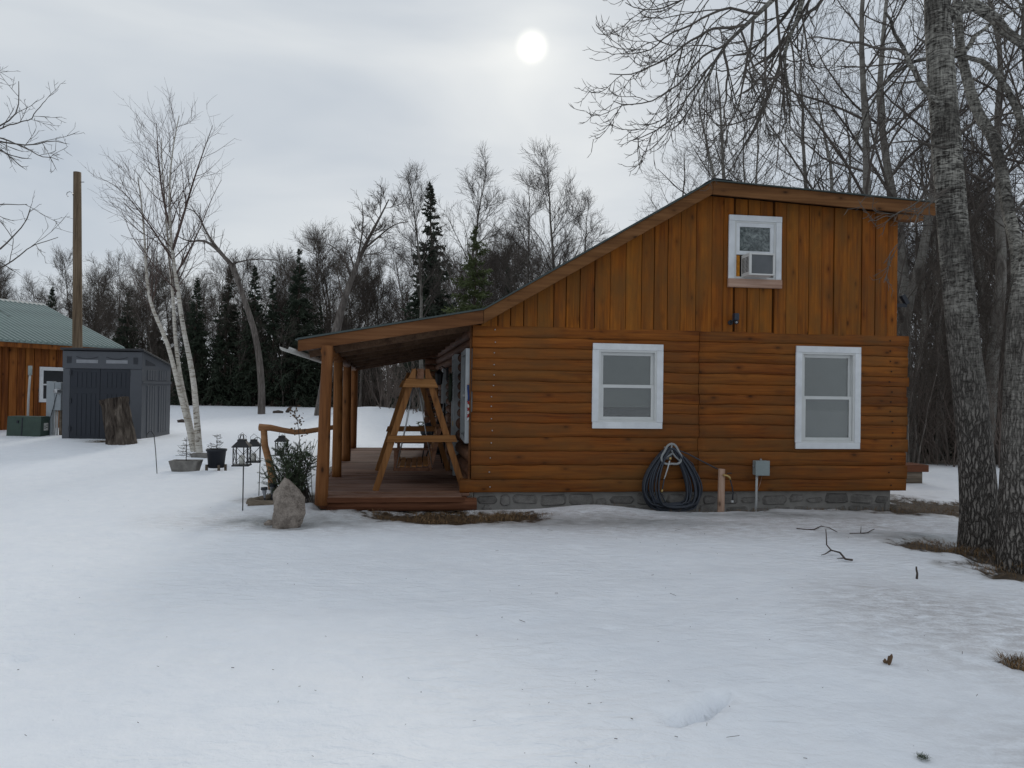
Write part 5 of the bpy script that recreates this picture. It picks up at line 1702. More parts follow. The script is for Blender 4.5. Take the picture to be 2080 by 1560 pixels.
stick([(1618, 1076, 0), (1640, 1078, 0), (1654, 1079, .01), (1668, 1074, .02), (1685, 1076, .01), (1701, 1083, 0)], 'long thin wavy stick on the snow before the tall window', 0.009)
stick([(1726, 1086, 0), (1745, 1086, 0), (1762, 1086, .01), (1776, 1080, .02)], 'short forked stick right of the wavy stick', 0.009, [[(1748, 1086, 0), (1749, 1082, .06)]])
stick([(1732, 1140, 0), (1717, 1138, .0), (1706, 1129, .02), (1688, 1124, .02), (1679, 1117, .04), (1678, 1117, .15), (1677, 1117, .20)], 'branched dark stick standing half upright in the snow', 0.011, [[(1688, 1124, .02), (1676, 1128, 0), (1668, 1130, 0)], [(1717, 1138, .01), (1700, 1137, 0)]])
b = np.array(hit(1862, 1174))
o = MB().tube([b - np.array((0, 0, .02)), b + np.array((0.004, 0, 0.04)), b + np.array((-0.003, 0, 0.075)), b + np.array((-0.005, 0, 0.10))], [0.011, 0.008, 0.007, 0.006], 7, jitter=0.2).build('twig_stub', 'stick_bark')
tag(o, 'short dark twig stub poking straight up from the snow', 'twig')
stick([(1788, 1198, 0), (1800, 1199, 0), (1810, 1204, 0), (1818, 1210, 0)], 'small curved twig lying below the upright stub', 0.006)
stick([(1972, 1128, 0.02), (1985, 1122, .05), (2000, 1126, .03), (2010, 1138, .01), (2016, 1152, .0)], 'gnarled dead branch at the foot of the big trees', 0.011, [[(1985, 1122, .05), (1995, 1120, .08)]])


def scrap(name, px, py, label, cat, kind_):
    p = np.array(hit(px, py))
    rr = random.Random(px)
    if kind_ == 'leaf':
        m = MB().grid(lambda u, v: (p[0] + (u - 0.5) * 0.042 * (1 - 0.5 * abs(v - 0.5)), p[1] + (v - 0.5) * 0.05, p[2] + 0.008 + 0.035 * (u - 0.4) ** 2 * 4 + 0.012 * math.sin(v * 5)), 5, 5)
        o = m.build(name, 'dry_leaf'); s = o.modifiers.new('s', 'SOLIDIFY'); s.thickness = 0.002
    else:
        V = []; F = []
        for k in range(150):
            d = np.array([rr.gauss(0, 1), rr.gauss(0, 1), abs(rr.gauss(0, .6))]); d /= np.linalg.norm(d)
            c_ = p + np.array((rr.gauss(0, .012), rr.gauss(0, .012), 0.006)); s = np.cross(d, (.3, .5, .8)); s /= np.linalg.norm(s)
            V += [c_ - s * .0015, c_ + s * .0015, c_ + d * 0.022]; F.append((len(V) - 3, len(V) - 2, len(V) - 1))
        o = link_mesh(name, np_mesh(name, V, F, False), 'needle_bush')
    return tag(o, label, cat)


scrap('dead_leaf', 1803, 1351, 'single curled brown leaf lying on the snow', 'leaf', 'leaf')
scrap('spruce_sprig', 1300, 1473, 'green spruce sprig on the snow near the crack', 'sprig', 'sprig')
scrap('spruce_sprig', 1718, 1293, 'tiny green sprig on the snow above the curled leaf', 'sprig', 'sprig')
scrap('spruce_sprig', 1875, 1541, 'tiny green sprig at the bottom right of the snow', 'sprig', 'sprig')
# dark bits of wood far back on the snow
for (x0_, y0_, x1_, y1_, lab) in [(583, 838, 592, 826, 'dark broken branch sticking out of the far snow'), (555, 839, 575, 840, 'dark low log half sunk in the far snow'), (363, 858, 378, 857, 'dark wood scrap in the snow behind the birches')]:
    p = np.array(hit(x0_, y0_)); q = np.array(at(x1_, y1_, p[1]))
    q[2] = max(q[2], gz(q[0], q[1]) + 0.03)
    tag(MB().tube([p, (p + q) / 2 + np.array((0, 0, .03)), q], [0.09, 0.08, 0.05], 7, jitter=0.25).build('wood_scrap', 'stick_bark'), lab, 'wood scrap')

# fine litter: needles and grit (nobody could count it)
V = []; F = []
rl = np.random.default_rng(5)
for k in range(210):
    y = 2.6 + 9.5 * rl.random() ** 1.5; x = rl.uniform(-0.75, 0.75) * y
    if rl.random() < 0.45: x = abs(x) * rl.uniform(0.3, 1)
    p = np.array((x, y, gz(x, y) + 0.02 + 0.024 * nz(x * 0.55, y * 0.55, 3.1) + 0.013 * nz(x * 1.6, y * 2.2, 1.7) - 0.012))
    a = rl.uniform(0, 6.28); L = rl.uniform(0.006, 0.030) * (2.2 if rl.random() < 0.12 else 0.6); w_ = rl.uniform(0.0007, 0.0016)
    d = np.array((math.cos(a), math.sin(a), rl.uniform(0, .25))); s = np.array((-math.sin(a), math.cos(a), 0))
    k0 = len(V)
    V += [p - s * w_, p + s * w_, p + d * L + s * w_, p + d * L - s * w_, p + np.array((0, 0, 2 * w_)), p + d * L + np.array((0, 0, 2 * w_))]
    F += [(k0, k0 + 4, k0 + 5, k0 + 3), (k0 + 4, k0 + 1, k0 + 2, k0 + 5)]
tag(link_mesh('snow_litter', np_mesh('snow_litter', V, F, False), 'stick_bark'), 'tiny needles and grit scattered over the snow crust', 'litter', kind='stuff')

# dry grass in the bare patches
V = []; F = []
for (cx_, cy_, rx_, ry_), n in zip(MELTS, (2600, 800, 1000, 900, 800, 800, 450, 300, 250, 120, 120, 120, 300, 250)):
    for k in range(n):
        a = rl.uniform(0, 6.28); q = math.sqrt(rl.random()) * 1.0
        x, y = cx_ + rx_ * q * math.cos(a), cy_ + ry_ * q * math.sin(a)
        if rl.random() > 0.5 + 0.9 * nz(x * 2.5, y * 4, 5.0): continue
        if (x - HO[0]) * hy[0] + (y - HO[1]) * hy[1] > 0.02 and -2 < (x - HO[0]) < 6.1: continue
        z = gz(x, y) - 0.05
        L = rl.uniform(0.03, 0.085); b_ = rl.uniform(0, 6.28); le = rl.uniform(0.3, 1.6)
        d = np.array((math.cos(b_) * le, math.sin(b_) * le, 1.0)); d /= np.linalg.norm(d)
        s = np.array((-math.sin(b_), math.cos(b_), 0)) * 0.0022
        p = np.array((x, y, z + 0.02)); m_ = p + d * L * 0.6; e = p + d * L + np.array((math.cos(b_), math.sin(b_), -0.3)) * L * 0.25
        k0 = len(V)
        V += [p - s, p + s, m_ + s * .8, m_ - s * .8, e]
        F += [(k0, k0 + 1, k0 + 2, k0 + 3), (k0 + 3, k0 + 2, k0 + 4, k0 + 4)]
F = np.array(F)
tri_ = F[:, 2] != F[:, 3]
me = bpy.data.meshes.new('dry_grass')
me.from_pydata([tuple(v) for v in V], [], [tuple(f) if len(set(f)) == 4 else tuple(f[:3]) for f in F.tolist()])
me.update()
tag(link_mesh('dry_grass', me, 'dry_grass'), 'flattened dry brown grass in the melted patches', 'grass', kind='stuff')

# ------------------------------------------------------------------ trees


def unit(a):
    return a / (np.linalg.norm(a, axis=-1, keepdims=True) + 1e-12)


def grow(rng, S, D, L, R, nseg, wob, grav, tip=0.35, bud=False):
    """N branches at once. grav: list of upward pulls per segment."""
    N = len(S)
    P = np.zeros((N, nseg + 1, 3)); P[:, 0] = S
    d = unit(np.asarray(D, float))
    for i in range(nseg):
        g = grav[min(i * len(grav) // nseg, len(grav) - 1)]
        d = unit(d + rng.normal(0, wob, (N, 3)) + np.array([0, 0, 1.0]) * g)
        P[:, i + 1] = P[:, i] + d * (L / nseg)[:, None]
    t = np.linspace(0, 1, nseg + 1)
    Rr = R[:, None] * (1 - (1 - tip) * t[None, :] ** 0.9)
    if bud:
        Rr[:, -1] *= 0.35
        Rr[:, -2] *= 1.5
    return P, Rr


def sprout(rng, P, R, n, t0, t1, ang, angj, ratio, lmin, rfac, rmin, tfall=0.75, up=0.0, power=1.0):
    """n children on each parent branch: start points, directions, lengths, radii."""
    N, K, _ = P.shape
    seg = K - 1
    Lp = np.linalg.norm(np.diff(P, axis=1), axis=2).sum(1)
    t = (np.arange(n)[None, :] + rng.random((N, n))) / n
    t = t0 + (t1 - t0) * t ** power
    u = t * seg; i = np.minimum(u.astype(int), seg - 1); f = (u - i)[..., None]
    r_ = np.arange(N)[:, None]
    A0 = P[r_, i]; A1 = P[r_, i + 1]
    S = A0 * (1 - f) + A1 * f
    T = unit(A1 - A0)
    rp = R[r_, i] * (1 - f[..., 0]) + R[r_, i + 1] * f[..., 0]
    v = rng.normal(0, 1, S.shape)
    v = unit(v - T * (v * T).sum(-1, keepdims=True))
    v = unit(v + np.array([0, 0, 1.0]) * up)
    a = ang + rng.normal(0, angj, (N, n))
    D = T * np.cos(a)[..., None] + v * np.sin(a)[..., None]
    Lc = np.maximum(Lp[:, None] * ratio * (1 - tfall * t) * rng.uniform(0.65, 1.25, (N, n)), lmin * rng.uniform(0.7, 1.3, (N, n)))
    Rc = np.maximum(np.minimum(rp * rfac, rp * 0.9), rmin)
    return S.reshape(-1, 3), D.reshape(-1, 3), Lc.ravel(), Rc.ravel()


def tubes(sets):
    """sets: list of (P (N,K,3), R (N,K), sides) -> vertices, quads"""
    VV = []; QQ = []; off = 0
    for P, R, sides in sets:
        N, K, _ = P.shape
        if N == 0: continue
        T = np.empty_like(P); T[:, 1:-1] = P[:, 2:] - P[:, :-2]; T[:, 0] = P[:, 1] - P[:, 0]; T[:, -1] = P[:, -1] - P[:, -2]
        T = unit(T)
        ref = np.where(np.abs(T[:, :1, 2:3]) < 0.8, np.array([[[0, 0, 1.0]]]), np.array([[[1.0, 0, 0]]]))
        Nn = unit(np.cross(T, np.broadcast_to(ref, T.shape)))
        Bb = np.cross(T, Nn)
        a = np.arange(sides) * 2 * math.pi / sides
        ring = Nn[:, :, None, :] * np.cos(a)[None, None, :, None] + Bb[:, :, None, :] * np.sin(a)[None, None, :, None]
        V = P[:, :, None, :] + ring * R[:, :, None, None]
        idx = off + np.arange(N * K * sides).reshape(N, K, sides)
        nx = np.roll(idx, -1, axis=2)
        q = np.stack([idx[:, :-1], nx[:, :-1], nx[:, 1:], idx[:, 1:]], -1).reshape(-1, 4)
        VV.append(V.reshape(-1, 3)); QQ.append(q); off += V.size // 3
    return np.concatenate(VV), np.concatenate(QQ)


def tube_mesh(name, sets, mat):
    V, Q_ = tubes(sets)
    me = np_mesh(name, V, Q_)
    me.materials.append(MATS[mat])
    return me


def bare_tree(rng, h, r, start=0.32, n1=24, n2=9, n3=6, n4=3, ang1=0.85, lean=(0, 0), ratio1=0.42, rmin=0.006, up1=0.10, wob=0.035, path=None, minlen=0.42, up2=0.06, ang2=0.58):
    """returns trunk sets, limb sets (thick) and twig sets"""
    if path is None:
        P, R = grow(rng, np.zeros((1, 3)), np.array([[lean[0], lean[1], 1.0]]), np.array([h]), np.array([r]), 16, wob, [0.02], 0.12)
        R[:, 0] *= 1.35; R[:, 1] *= 1.1
    else:
        P, R = path
    S, D, L, Rr = sprout(rng, P, R, n1, start, 0.985, ang1, 0.16, ratio1, h * 0.05, 0.42, rmin * 2.2, 0.72)
    P1, R1 = grow(rng, S, D, L, np.minimum(Rr, 0.012 + 0.016 * L), 7, 0.09, [0.02, up1, up1 * 1.2], 0.28)
    S, D, L, Rr = sprout(rng, P1, R1, n2, 0.18, 0.98, ang2, 0.16, 0.50, minlen * 1.5, 0.55, rmin * 1.3, 0.55)
    P2, R2 = grow(rng, S, D, L, np.minimum(Rr, 0.006 + 0.008 * L), 5, 0.08, [up2, up2], 0.4)
    S, D, L, Rr = sprout(rng, P2, R2, n3, 0.15, 1.0, ang2, 0.2, 0.50, minlen, 0.6, rmin, 0.45)
    P3, R3 = grow(rng, S, D, L, np.minimum(Rr, 0.010), 3, 0.09, [up2], 0.55)
    out = [(P3, R3, 3)]
    if n4:
        S, D, L, Rr = sprout(rng, P3, R3, n4, 0.2, 1.0, ang2, 0.2, 0.55, minlen * 0.75, 0.75, rmin * 0.85, 0.35)
        P4, R4 = grow(rng, S, D, L, Rr, 2, 0.08, [up2], 0.6)
        out.append((P4, R4, 3))
    return [(P, R, 14)], [(P1, R1, 6), (P2, R2, 4)], out


def tree_proto(seed, mat_t, mat_c, **kw):
    rng = np.random.default_rng(seed)
    tr, li, tw = bare_tree(rng, **kw)
    return tube_mesh('trunk', tr, mat_t), tube_mesh('crown', li + tw, mat_c), kw['h']


def place_tree(name, proto, loc, s, rz, label, group=None, cat='tree', tilt=(0, 0)):
    e = empty(name, loc, rz)
    e.rotation_euler = (tilt[0], tilt[1], rz)
    e.scale = (s, s, s)
    tag(e, label, cat, group)
    tme, cme, _ = proto
    link_mesh('trunk', tme, None, e); link_mesh('crown', cme, None, e)
    return e


FAR = [tree_proto(100 + k, 'bark_pale', 'twig_grey', h=11.0, r=0.11 + 0.012 * (k % 3), start=[0.40, 0.28, 0.50, 0.35, 0.22][k], n1=[24, 28, 20, 26, 26][k], n2=8, n3=5, n4=2, ang1=[0.65, 0.8, 0.55, 0.7, 0.85][k], ratio1=[0.34, 0.36, 0.36, 0.30, 0.40][k], rmin=0.0062, wob=[0.03, 0.06, 0.035, 0.05, 0.07][k]) for k in range(5)]
RIGHT = [tree_proto(200 + k, 'bark_aspen', 'twig_dim', h=14.0, r=0.15 + 0.02 * k, start=[0.22, 0.30, 0.18][k], n1=[17, 16, 19][k], n2=7, n3=5, n4=1, ang1=[0.85, 0.75, 0.95][k], ratio1=[0.40, 0.38, 0.42][k], rmin=0.0052, wob=0.06, minlen=0.45, ang2=0.72) for k in range(3)]
SAPL = [tree_proto(300 + k, 'bark_pale', 'twig_grey', h=6.5, r=0.045, start=0.12, n1=16, n2=5, n3=4, n4=1, ang1=0.50, ratio1=0.45, rmin=0.0052, wob=0.07) for k in range(3)]


def spruce_proto(seed, h, base_r, mat_n, n_br=210, first=0.06, droop=-0.10, tw=12, sub=4, fat=0.048, gap=0.0):
    rng = np.random.default_rng(seed)
    P, R = grow(rng, np.zeros((1, 3)), np.array([[0, 0, 1.0]]), np.array([h]), np.array([h * 0.014]), 14, 0.012, [0.03], 0.08)
    t = first + (0.99 - first) * np.sort(rng.random(n_br)) ** 0.85
    S = np.stack([np.interp(t, np.linspace(0, 1, 15), P[0, :, k]) for k in range(3)], -1)
    a = rng.uniform(0, 2 * math.pi, n_br)
    elev = -0.25 + 0.9 * t ** 1.5
    D = np.stack([np.cos(a) * np.cos(elev), np.sin(a) * np.cos(elev), np.sin(elev)], -1)
    L = base_r * (1 - t) ** 0.95 * rng.uniform(0.7, 1.2, n_br) + 0.05
    if gap:
        L *= np.where(rng.random(n_br) < gap, 0.55, 1.0)
    P1, R1 = grow(rng, S, D, L, 0.010 + 0.008 * L, 5, 0.05, [droop, droop * 0.4, 0.10], 0.3)
    S2, D2, L2, _ = sprout(rng, P1, R1, tw, 0.12, 1.0, 0.85, 0.2, 0.42, 0.06, 0.5, 0.004, 0.55, up=-0.15)
    k2 = np.repeat(0.30 + 0.70 * np.minimum(1, (1 - t) * 2.2), tw)
    P2, _ = grow(rng, S2, D2, L2, np.full(len(L2), fat), 2, 0.08, [-0.10, -0.05], 0.3)
    R2 = np.tile(np.array([[fat * 0.9, fat, fat * 0.15]]), (len(L2), 1)) * k2[:, None]
    S3, D3, L3, _ = sprout(rng, P2, R2, sub, 0.15, 1.0, 0.8, 0.25, 0.5, 0.05, 0.5, 0.004, 0.4, up=-0.1)
    P3, _ = grow(rng, S3, D3, L3, np.full(len(L3), fat), 2, 0.1, [-0.05], 0.3)
    R3 = np.tile(np.array([[fat * 0.55, fat * 0.75, fat * 0.08]]), (len(L3), 1)) * np.repeat(k2, sub)[:, None]
    return tube_mesh('trunk', [(P, R, 8), (P1, R1, 4)], 'bark_spruce'), tube_mesh('crown', [(P2, R2, 4), (P3, R3, 3)], mat_n), h


SPR = [spruce_proto(400, 9.0, 1.65, 'needle_dark', 240), spruce_proto(401, 9.0, 1.2, 'needle_dark', 210, gap=0.15), spruce_proto(402, 9.0, 2.0, 'needle_dark', 210, gap=0.1)]
PINE = spruce_proto(410, 8.0, 2.6, 'needle_olive', 150, 0.05, -0.06, 11, 5, 0.036, gap=0.25)

rt = random.Random(31)


def zone(px):
    for lim, txt in ((150, 'left of the tall pole'), (290, 'between the tall pole and the birches'), (420, 'straight behind the birch stems'), (535, 'between the birches and the bent tree'), (660, 'between the bent tree and the porch'), (860, 'behind the porch roof')):
        if px < lim: return txt
    return 'above the slanting cabin roof'


def rzone(px):
    return 'above the cabin roof' if px < 1830 else ('just right of the cabin corner' if px < 1960 else 'behind the two big poplars')




def ground_at(px, Y):
    x = (px - 1040) / FPX * Y
    zz = gz(x, Y)
    e = 39.5 if x < 3 else (15.3 if x > 7.5 else 39.5 - (x - 3) / 4.5 * 24.2)
    return x, zz - 0.25 * float(smooth(0.0, 6.0, Y - e))


def tree_at(name, proto, px, top_py, Y, label, group=None, rz=None, tilt=(0, 0), sfix=None):
    x, z = ground_at(px, Y)
    zt = at(px, top_py, Y)[2]
    s = (zt - z) / proto[2] if sfix is None else sfix
    return place_tree(name, proto, (x, Y, z - 0.05), s, rt.uniform(0, 6.28) if rz is None else rz, label, group, 'tree', tilt)


# --- the wood beyond the yard: bare trees in rows, spruces among them
GL = 'bare trees of the wood beyond the yard'
LL = 'slim bare grey tree in the dense wood beyond the snowy yard'
for row, (ya, yb, n, ta, tb) in enumerate([(39.6, 42.5, 60, 545, 640), (45, 51, 32, 515, 600), (52, 60, 22, 520, 600)]):
    for k in range(n):
        px = -70 + (1120 + 70) * (k + rt.uniform(0.05, 0.95)) / n
        Y = rt.uniform(ya, yb)
        top = rt.uniform(ta, tb) + (30 if px < 120 else 0) - (35 if 620 < px < 800 else 0) - (50 if px > 900 else 0)
        tree_at('bare_tree', rt.choice(FAR), px, top, Y, 'slim bare tree of the far wood, %s row, %s' % (('front', 'middle', 'back')[row], zone(px)), 'far wood bare trees, ' + zone(px), tilt=(rt.uniform(-.05, .05), rt.uniform(-.06, .06)))
GS = 'saplings along the edge of the far wood'
for k in range(56):
    px = -60 + 1100 * (k + rt.random()) / 56
    Y = rt.uniform(38.8, 41.5)
    tree_at('sapling', rt.choice(SAPL), px, rt.uniform(610, 710), Y, 'thin bare sapling at the far wood edge, ' + zone(px), 'far saplings, ' + zone(px), tilt=(rt.uniform(-.1, .1), rt.uniform(-.12, .12)))

SPX = [(100, 578, 39.2, 0, 'spruce left of the pole, rising behind the garage roof'), (255, 590, 39.2, 2, 'broad dark spruce just right of the tall pole'), (390, 562, 39.2, 0, 'dark spruce showing behind the birch stems'),
       (455, 538, 39.3, 0, 'narrow pointed spruce right of the birch clump'), (515, 538, 39.4, 0, 'slim spruce beside the bent tree crown'), (555, 556, 39.2, 1, 'slim pointed spruce left of the tallest yard edge spruce'),
       (607, 501, 39.2, 2, 'tall full spruce, sharpest tip left of the porch roof'), (646, 618, 39.3, 1, 'short spruce right of the tall full spruce'), (878, 372, 37, 0, 'very tall dark spruce standing above the porch roof'),
       (1025, 540, 40, 1, 'thin dark spruce tip just above the slanting roof edge'), (700, 590, 48, 1, 'dark spruce half hidden by the leaning tree')]
for px, top, Y, k, lab in SPX:
    tree_at('spruce_tree', SPR[k], px, top, Y, lab, 'spruces beyond the yard')
GD = 'spruces deep in the far wood'
for k in range(60):
    px = -60 + 1130 * (k + rt.random()) / 60
    tree_at('spruce_tree', rt.choice(SPR), px, rt.uniform(625, 710), rt.uniform(46, 60), 'dark low spruce deep in the far wood, ' + zone(px), 'deep far spruces, ' + zone(px))
tree_at('pine_tree', PINE, 962, 452, 24.0, 'olive green conifer just behind the porch roof', None)

TALL = [tree_proto(500, 'bark_aspen', 'twig_dim', h=12.0, r=0.15, start=0.40, n1=22, n2=8, n3=6, n4=2, ang1=0.55, ratio1=0.40, rmin=0.0062, wob=0.035, up1=0.05),
        tree_proto(501, 'bark_aspen', 'twig_dim', h=12.0, r=0.16, start=0.28, n1=24, n2=8, n3=6, n4=2, ang1=0.72, ratio1=0.44, rmin=0.0062, wob=0.03, up1=0.05)]
tree_at('aspen_tree', TALL[0], 940, 355, 30.0, 'tall rounded bare aspen above the porch roof, behind the conifers', 'tall aspens above the cabin roof')
tree_at('aspen_tree', TALL[1], 1128, 345, 28.0, 'tall spreading bare aspen above the slanting roof', 'tall aspens above the cabin roof')
tree_at('aspen_tree', TALL[0], 858, 385, 33.0, 'thinner bare aspen left of the tall dark spruce', 'tall aspens above the cabin roof', rz=2.0)
tree_at('aspen_tree', TALL[1], 1062, 390, 31.0, 'bare tree with forked dark stem left of the spreading aspen', 'tall aspens above the cabin roof', rz=4.0)
tree_at('aspen_tree', TALL[1], 1190, 440, 36.0, 'lower bare tree right of the spreading aspen', 'tall aspens above the cabin roof', rz=1.0)

# --- two crooked trees standing in front of the wood


def path_tree(name, pxs, Y, r0, r1, label, mat_t, mat_c, seed, limbs=(), n1=14, n2=6, n3=5, n4=2, start=0.5, ratio1=0.35, rmin=0.007, ang1=0.9, up1=0.05, base=None, sides=14, minlen=0.22, up2=0.08, resample=22, rough=0.0, group=None, h=None):
    """a tree whose stem and main limbs follow given points (px, py, depth offset)"""
    rng = np.random.default_rng(seed)
    e = empty(name)
    tag(e, label, 'tree', group)

    def poly(pts, ra, rb, n):
        P = np.array([at(q[0], q[1], Y + (q[2] if len(q) > 2 else 0)) for q in pts])
        if base is not None and pts is pxs:
            P[0] = base
        d = np.concatenate([[0], np.cumsum(np.linalg.norm(np.diff(P, axis=0), axis=1))])
        u = np.linspace(0, d[-1], n)
        Pn = np.stack([np.interp(u, d, P[:, k]) for k in range(3)], -1)
        for _ in range(2):
            Pn[1:-1] = (Pn[:-2] + 2 * Pn[1:-1] + Pn[2:]) / 4
        R = ra + (rb - ra) * np.linspace(0, 1, n) ** 0.9
        return Pn[None], R[None]
    P, R = poly(pxs, r0, r1, resample)
    trunk = [(P, R, sides)]
    o = link_mesh('trunk', tube_mesh('trunk', trunk, mat_t), None, e)
    tot = np.linalg.norm(np.diff(P[0], axis=0), axis=1).sum()
    hh = h or tot
    sets = []
    _, li, tw = bare_tree(rng, h=hh, r=r0, start=start, n1=n1, n2=n2, n3=n3, n4=n4, ratio1=ratio1, rmin=rmin, ang1=ang1, up1=up1, path=(P, R), minlen=minlen, up2=up2)
    sets += li + tw
    for pts, ra, rb, m1 in limbs:
        Pl, Rl = poly(pts, ra, rb, 12)
        link_mesh('limb', tube_mesh('limb', [(Pl, Rl, 10)], mat_c if mat_t == 'bark_birch' else mat_t), None, e)
        S, D, L, Rr = sprout(rng, Pl, Rl, m1, 0.15, 1.0, 0.85, 0.2, 0.40, minlen * 1.5, 0.5, rmin, 0.5)
        P2, R2 = grow(rng, S, D, L, np.minimum(Rr, 0.008 + 0.01 * L), 5, 0.1, [up2], 0.4)
        S, D, L, Rr = sprout(rng, P2, R2, n3, 0.15, 1, 0.75, 0.25, 0.45, minlen, 0.6, rmin, 0.5)
        P3, R3 = grow(rng, S, D, L, Rr, 3, 0.13, [up2], 0.6)
        sets += [(P2, R2, 4), (P3, R3, 3)]
    link_mesh('crown', tube_mesh('crown', sets, mat_c), None, e)
    return e


p = hit(531, 841)
path_tree('bent_tree', [(531, 843), (532, 790), (526, 720), (515, 665), (500, 620), (480, 560), (468, 535)], p[1], 0.165, 0.10, 'bent bare tree leaning left over the snow, crown broken sideways', 'bark_grey', 'twig_grey', 61,
          limbs=[([(470, 538), (450, 515), (425, 492), (408, 484), (395, 492), (380, 492), (362, 480)], 0.10, 0.02, 14), ([(455, 520), (430, 490), (418, 470), (405, 440), (395, 425), (370, 422)], 0.07, 0.015, 14),
                 ([(470, 536), (490, 530), (530, 525), (570, 530), (600, 520)], 0.04, 0.008, 12), ([(486, 570), (478, 545), (474, 525)], 0.08, 0.03, 5)], n1=3, start=0.8, ratio1=0.2)
p = hit(653, 843)
path_tree('leaning_tree', [(652, 845), (660, 790), (669, 735), (690, 640), (715, 560), (745, 490), (770, 445), (790, 405)], p[1], 0.28, 0.02, 'bare tree leaning right beside the near porch post', 'bark_grey', 'twig_grey', 62,
          limbs=[([(735, 510), (770, 480), (800, 455), (830, 450)], 0.05, 0.01, 10), ([(725, 535), (735, 480), (738, 440), (735, 410)], 0.05, 0.01, 10), ([(715, 560), (690, 510), (660, 490), (640, 505)], 0.04, 0.008, 10)], n1=20, n2=7, start=0.5, ratio1=0.22)

# --- birch clump
bx, by, bz = hit(397, 917)
birch = dict(mat_t='bark_birch', mat_c='twig_red', n2=5, n3=3, n4=0, ratio1=0.34, rmin=0.0026, ang1=0.60, up1=0.05, minlen=0.26, sides=12, up2=0.06, resample=26)
GB = 'white birch stems growing from one clump'
path_tree('birch_tree', [(394, 921), (382, 857), (372, 826), (357, 760), (345, 714), (333, 675), (316, 648), (301, 602), (297, 553), (293, 470), (287, 410), (280, 360)], by, 0.061, 0.010, 'left birch stem, kinked and leaning away from the others', seed=71, n1=17, start=0.46, group=GB, **birch)
path_tree('birch_tree', [(398, 921), (386, 857), (375, 809), (365, 760), (360, 723), (353, 663), (354, 626), (349, 582), (345, 540), (338, 450), (332, 370), (327, 320), (328, 280)], by + 0.12, 0.052, 0.008, 'middle birch stem, crossing behind the kinked one', seed=72, n1=18, start=0.46, group=GB, **birch)
path_tree('birch_tree', [(405, 921), (400, 857), (394, 772), (382, 711), (370, 663), (364, 602), (355, 553), (348, 492), (343, 420), (345, 350), (353, 285), (364, 235)], by - 0.08, 0.068, 0.008, 'right birch stem, straightest and whitest of the clump', seed=73, n1=18, start=0.46, group=GB,
          limbs=[([(350, 510), (372, 440), (392, 370), (412, 310), (432, 255)], 0.030, 0.005, 18), ([(347, 470), (330, 400), (322, 330), (318, 250)], 0.024, 0.005, 16), ([(352, 530), (300, 450), (245, 380), (200, 360)], 0.022, 0.004, 18), ([(356, 560), (400, 480), (435, 390), (450, 365)], 0.018, 0.004, 12)], **birch)

# --- the wood behind and right of the cabin
GR = 'bare trees of the wood behind the cabin'
LR = 'bare grey tree in the twiggy wood behind and right of the cabin'
RT = [(1745, -260, 17.5, 0), (1795, -150, 19.0, 1), (1655, 60, 24.0, 0), (1560, 110, 27.0, 1), (1470, 170, 25.5, 2), (1720, 20, 23.0, 2), (1850, -220, 18.5, 2), (1890, -60, 21.0, 0), (1990, -260, 17.0, 1), (2040, -120, 20.0, 2), (2090, -300, 18.0, 0), (2150, -200, 17.5, 1), (2010, 60, 25.0, 0), (1930, 40, 27.0, 1), (1600, 160, 31.0, 2), (1380, 330, 33.0, 1), (1520, 230, 34.0, 0), (1680, 130, 30.0, 1), (1770, 60, 29.0, 2), (1830, 90, 32.0, 0), (1960, 90, 33.0, 2), (2070, 60, 29.0, 1), (2180, -100, 22.0, 2), (2240, -150, 20.0, 0), (1870, 200, 24.0, 1), (1980, 180, 22.5, 0), (2050, 220, 26.0, 2), (1850, 300, 19.5, 2), (1905, 260, 20.5, 1), (1640, 250, 36, 0), (1750, 200, 36, 1)]
for k, (px, top, Y, q) in enumerate(RT):
    if k in (3, 5, 7, 9, 11, 13, 14, 18, 20, 22, 25, 29): continue
    tree_at('bare_tree', RIGHT[q], px, top, Y, 'bare tree of the twiggy wood, ' + rzone(px) + (', near' if Y < 25 else ', farther back'), GR + ', ' + rzone(px), tilt=(rt.uniform(-.04, .04), rt.uniform(-.05, .05)))
for k in range(22):
    px = 1800 + 420 * rt.random()
    tree_at('bare_tree', rt.choice(FAR), px, rt.uniform(330, 520), rt.uniform(24, 45), 'slender bare tree deep in the wood, ' + rzone(px), 'slender deep trees, ' + rzone(px), tilt=(rt.uniform(-.05, .05), rt.uniform(-.06, .06)))
GRS = 'saplings at the edge of the wood right of the cabin'
for k in range(44):
    px = 1815 + 380 * rt.random(); Y = rt.uniform(16.3, 22)
    tree_at('sapling', rt.choice(SAPL), px, rt.uniform(430, 760), Y, 'thin bare sapling at the near wood edge, ' + rzone(px), GRS + ', ' + rzone(px), tilt=(rt.uniform(-.12, .12), rt.uniform(-.14, .14)))
GRD = 'spruces in the wood right of the cabin'
for k in range(13):
    px = 1800 + 400 * (k + rt.random()) / 13
    tree_at('spruce_tree', rt.choice(SPR), px, rt.uniform(600, 760), rt.uniform(21, 34), 'low dark spruce inside the near wood, ' + rzone(px), GRD + ', ' + rzone(px))
for px, top, Y, q, lab in [(1450, 150, 21.0, 1, 'bare forked tree rising just behind the cabin ridge'), (1535, 190, 20.0, 0, 'bare tree leaning right behind the cabin ridge')]:
    tree_at('bare_tree', RIGHT[q], px, top, Y, lab, None, tilt=(0, 0.12 if px > 1500 else -0.03))

# --- underbrush, too tangled to count


